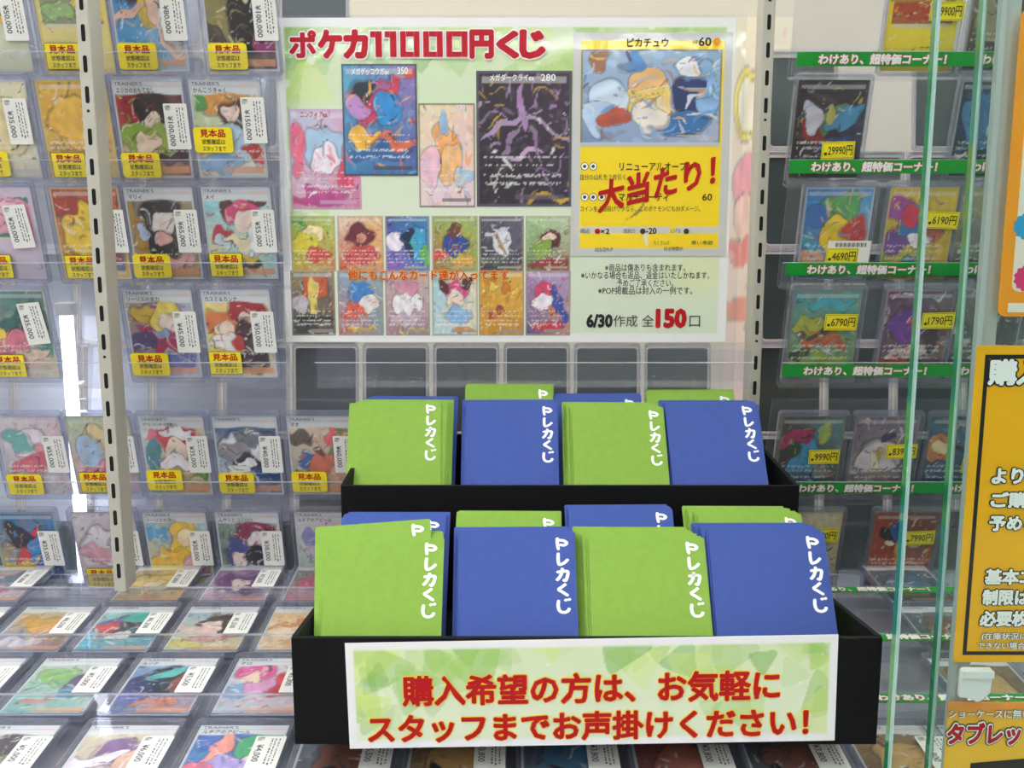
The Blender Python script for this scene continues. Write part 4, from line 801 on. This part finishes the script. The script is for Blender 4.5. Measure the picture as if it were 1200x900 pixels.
# tier, colour, front sheet left/right px, top px, sheets, fan px per sheet, roll of the front sheet, place, extra roll of the 2nd sheet
STACKS = [
 ('LF', 'green', 383, 523, 633, 6, -1.0, 0, 'far left', 4.5), ('LF', 'blue', 543, 672, 628, 6, -1.4, 0.6, 'second from left', 0), ('LF', 'green', 690, 824, 632, 9, -2.3, 0, 'third from left', 0), ('LF', 'blue', 832, 963, 625, 8, -2.0, 0, 'far right', 0),
 ('LB', 'blue', 401, 522, 608, 5, 1.2, 0, 'far left', 0), ('LB', 'green', 538, 653, 605, 4, .4, 0, 'second from left', 0), ('LB', 'blue', 669, 785, 598, 4, -1., 0, 'third from left', 0), ('LB', 'green', 818, 937, 604, 7, -2.4, 0, 'far right', 0),
 ('UF', 'green', 415, 521, 474, 5, 2.2, 1.6, 'far left', 0), ('UF', 'blue', 546, 653, 474, 5, -1.0, 0, 'second from left', 0), ('UF', 'green', 671, 776, 479, 7, -1.9, 0, 'third from left', 0), ('UF', 'blue', 784, 890, 476, 7, -1.5, 1.6, 'far right', 0),
 ('UB', 'blue', 427, 527, 469, 4, 2.4, 0, 'far left', 0), ('UB', 'green', 548, 645, 454, 4, .4, 0, 'second from left', 0), ('UB', 'blue', 650, 745, 466, 4, 1., 0, 'third from left', 0), ('UB', 'green', 760, 857, 462, 5, .6, 0, 'far right', 0)]
rng = random.Random(8)
for (t, colr, l, r, top, n, fan, roll, plc, r2) in STACKS:
    d, ln = TIER[t]; x0_, y0_, z0_ = at_depth((l + r) / 2, top, d)
    lean = max(math.radians(9), math.acos(min(1, (z0_ - FLOORS[t]) / (EH * 1000))))
    for k in range(n):
        x = x0_ + fan * k * d / F; ya = y0_ - EH * 1000 * math.sin(lean) + k * 2.9; up = rng.uniform(0, 1.6) * (k > 0)
        rr = math.radians(roll if k == 0 else (r2 if k == 1 else rng.uniform(-.6, .6)))
        up += abs(math.sin(rr)) * EW * 500 + (6.5 if k == 1 and r2 else 0)
        za = FLOORS[t] + ET * 500 * math.sin(lean) + .4 + up * math.cos(lean); ya += up * math.sin(lean)       # slid up along its own slope
        if k == 0: envelope(colr, x, ya, za, lean, rr, f'front {colr} envelope with white lettering, {wn[t]}, {plc} stack', None)
        else: envelope(colr, x, ya, za, lean, rr, f'{colr} envelope tucked behind the front one, {wn[t]}, {plc} stack', f'{colr} envelopes, {wn[t]}, {plc} stack')

# ---------------------------------------------------------------- sliding glass doors and notices at the right
def glass_door(name, x, y, th, stile):
    e = empty(name, W(x, y, -420)); e['kind'] = 'structure'; H = 1.0; t = th / 1000
    b = MB(); b.box(0.0005, .70, 0, t, 0, H, M['glass']); b.build('glass_pane', e)
    b = MB(); b.box(0, .0004, t * .35, t, 0, H, M['edge']); b.box(0, .0010, 0, t * .35, 0, H, M['edge_pale']); b.build('polished_edge', e)
    if stile:
        b = MB(); b.box(.006, .0175, -.0035, -.0005, 0, H, M['alu']); b.box(.006, .009, -.006, -.0035, 0, H, M['alu']); b.build('stile', e)
    return e
glass_door('door_1', 213, 556, 9, False)
glass_door('door_2', 250.5, 590, 9, True)
NY = 580.0
def notice(name, tlpx, blpx, w, label, cat='poster'):
    a = onY(*tlpx, NY); c = onY(*blpx, NY); x = (a[0] + c[0]) / 2
    e = empty(name, W(x, NY, c[2]), (math.pi / 2, 0, 0)); h = (a[2] - c[2]) / 1000
    def loc(px, py): q = onY(px, py, NY); return (q[0] - x) / 1000, (q[2] - c[2]) / 1000
    tag(e, label, cat); return e, h, loc
e, h, loc = notice('notice_poster', (1148, 405), (1114, 776), .2, 'yellow notice with thick black border on the glass at right')
b = MB(); b.prism(rrect(0, .2, 0, h, .0015, 2), -.0006, 0, M['amber']); b.build('poster_paper', e)
b = MB(); b.ring([(.005, .0045), (.196, .0045), (.196, h - .005), (.005, h - .005)], [(.0072, .0067), (.1938, .0067), (.1938, h - .0072), (.0072, h - .0072)], 0, .0002, M['black']); b.build('border', e)
b = MB()
def nt(s, l, t, r, bt, m, om, bold=.05, ol=.065, z=.0009):
    p = loc(l, t); q = loc(r, bt); txt(b, s, p[0], q[0], q[1], p[1], z, m, bold, ol, om)
nt('購入', 1160, 422, 1222, 450, M['winkk'], M['black']); nt('より', 1163, 549, 1197, 566, M['winkk'], M['black']); nt('ご購', 1162, 577, 1203, 594, M['winkk'], M['black']); nt('予めご', 1160, 604, 1217, 621, M['winkk'], M['black'])
nt('基本エ', 1155, 667, 1211, 684, M['winkk'], M['black']); nt('制限は', 1152, 691, 1204, 708, M['winkk'], M['black']); nt('必要枚', 1149, 716, 1203, 733, M['winkk'], M['black'])
nt('(在庫状況に', 1150, 741, 1202, 750, M['winkk'], M['black'], .02, .04); nt('できない場合', 1145, 752, 1200, 760, M['winkk'], M['black'], .02, .04)
b.build('lettering', e)
e, h, loc = notice('notice_poster', (1194, 10), (1172, 371), .2, 'orange framed cream poster at the upper right photo edge')
b = MB(); b.prism(rrect(0, .2, 0, h, .004, 3), -.0006, 0, M['orange']); b.build('poster_frame', e)
b = MB(); b.prism(rrect(.0065, .19, .0135, h - .010, .004, 3), 0, .0002, M['cream']); b.build('poster_paper', e)
def star(b, px, py, r, m):
    x, y = loc(px, py); b.poly([(x + r * (1 if i % 2 else .85) * math.cos(i * math.pi / 12), y + r * (1 if i % 2 else .85) * math.sin(i * math.pi / 12)) for i in range(24)], .0004, m)
b = MB(); star(b, 1203, 265, .0075, M['cyan']); star(b, 1203, 326, .0075, M['magenta']); p = loc(1181, 355); q = loc(1230, 366); b.rect(p[0], q[0], q[1], p[1], .0004, M['cream']); b.build('badges', e)
e, h, loc = notice('notice_poster', (1110, 823), (1104, 935), .2, 'orange and yellow notice with red katakana at the lower right corner')
U_, V_ = UV(20, 20); C_ = np.zeros(U_.shape + (3,)) + np.array(lin('f6bd16')); mixc(C_, 'ee8f2e', sm(.75, 1., V_))
grid_mesh('poster_paper', 20, 20, .2, h, C_, M['ink_poster'], e, 0, 0, 0, .0006)
b = MB(); nt('ショーケースに無い', 1112, 831, 1206, 841, M['winkk'], M['black'], .02, .04); b.build('heading_lettering', e)
b = MB(); p = loc(1111, 847); q = loc(1216, 871); txt(b, 'タブレット', p[0], q[0], q[1], p[1], .0012, M['red'], .05, .06, M['winkk'], om2=M['black'], outline2=.11); b.build('title_lettering', e)
b = MB(); p = loc(1137, 894); q = loc(1260, 912); b.poly([(p[0], q[1]), (q[0], q[1] + .004), (q[0], p[1] + .006), (p[0], p[1])], .0004, M['black']); b.build('banner', e)
p = onY(1141, 800, NY - 6)
e = empty('glass_door_pull', W(p[0], NY - 6, p[2]), (math.pi / 2, 0, 0))
b = MB(); b.prism([(-.0093, -.0075), (-.003, -.0082), (.001, -.0105), (.004, -.0095), (.0085, -.0045), (.0093, .0085), (.0080, .0100), (-.0080, .0100), (-.0092, .0085)], 0, .004, M['plastic'])
o = b.build('pull_plate', e); bv = o.modifiers.new('bevel', 'BEVEL'); bv.width = .001; bv.segments = 2
b = MB(); b.box(-.0085, .0085, .0055, .0095, .004, .0065, M['plastic']); b.build('finger_lip', e)
tag(e, 'white plastic pull on the glass door between yellow notices', 'door pull')

# ---------------------------------------------------------------- glowing tube added to stand for a reflected streak, behind the left rack
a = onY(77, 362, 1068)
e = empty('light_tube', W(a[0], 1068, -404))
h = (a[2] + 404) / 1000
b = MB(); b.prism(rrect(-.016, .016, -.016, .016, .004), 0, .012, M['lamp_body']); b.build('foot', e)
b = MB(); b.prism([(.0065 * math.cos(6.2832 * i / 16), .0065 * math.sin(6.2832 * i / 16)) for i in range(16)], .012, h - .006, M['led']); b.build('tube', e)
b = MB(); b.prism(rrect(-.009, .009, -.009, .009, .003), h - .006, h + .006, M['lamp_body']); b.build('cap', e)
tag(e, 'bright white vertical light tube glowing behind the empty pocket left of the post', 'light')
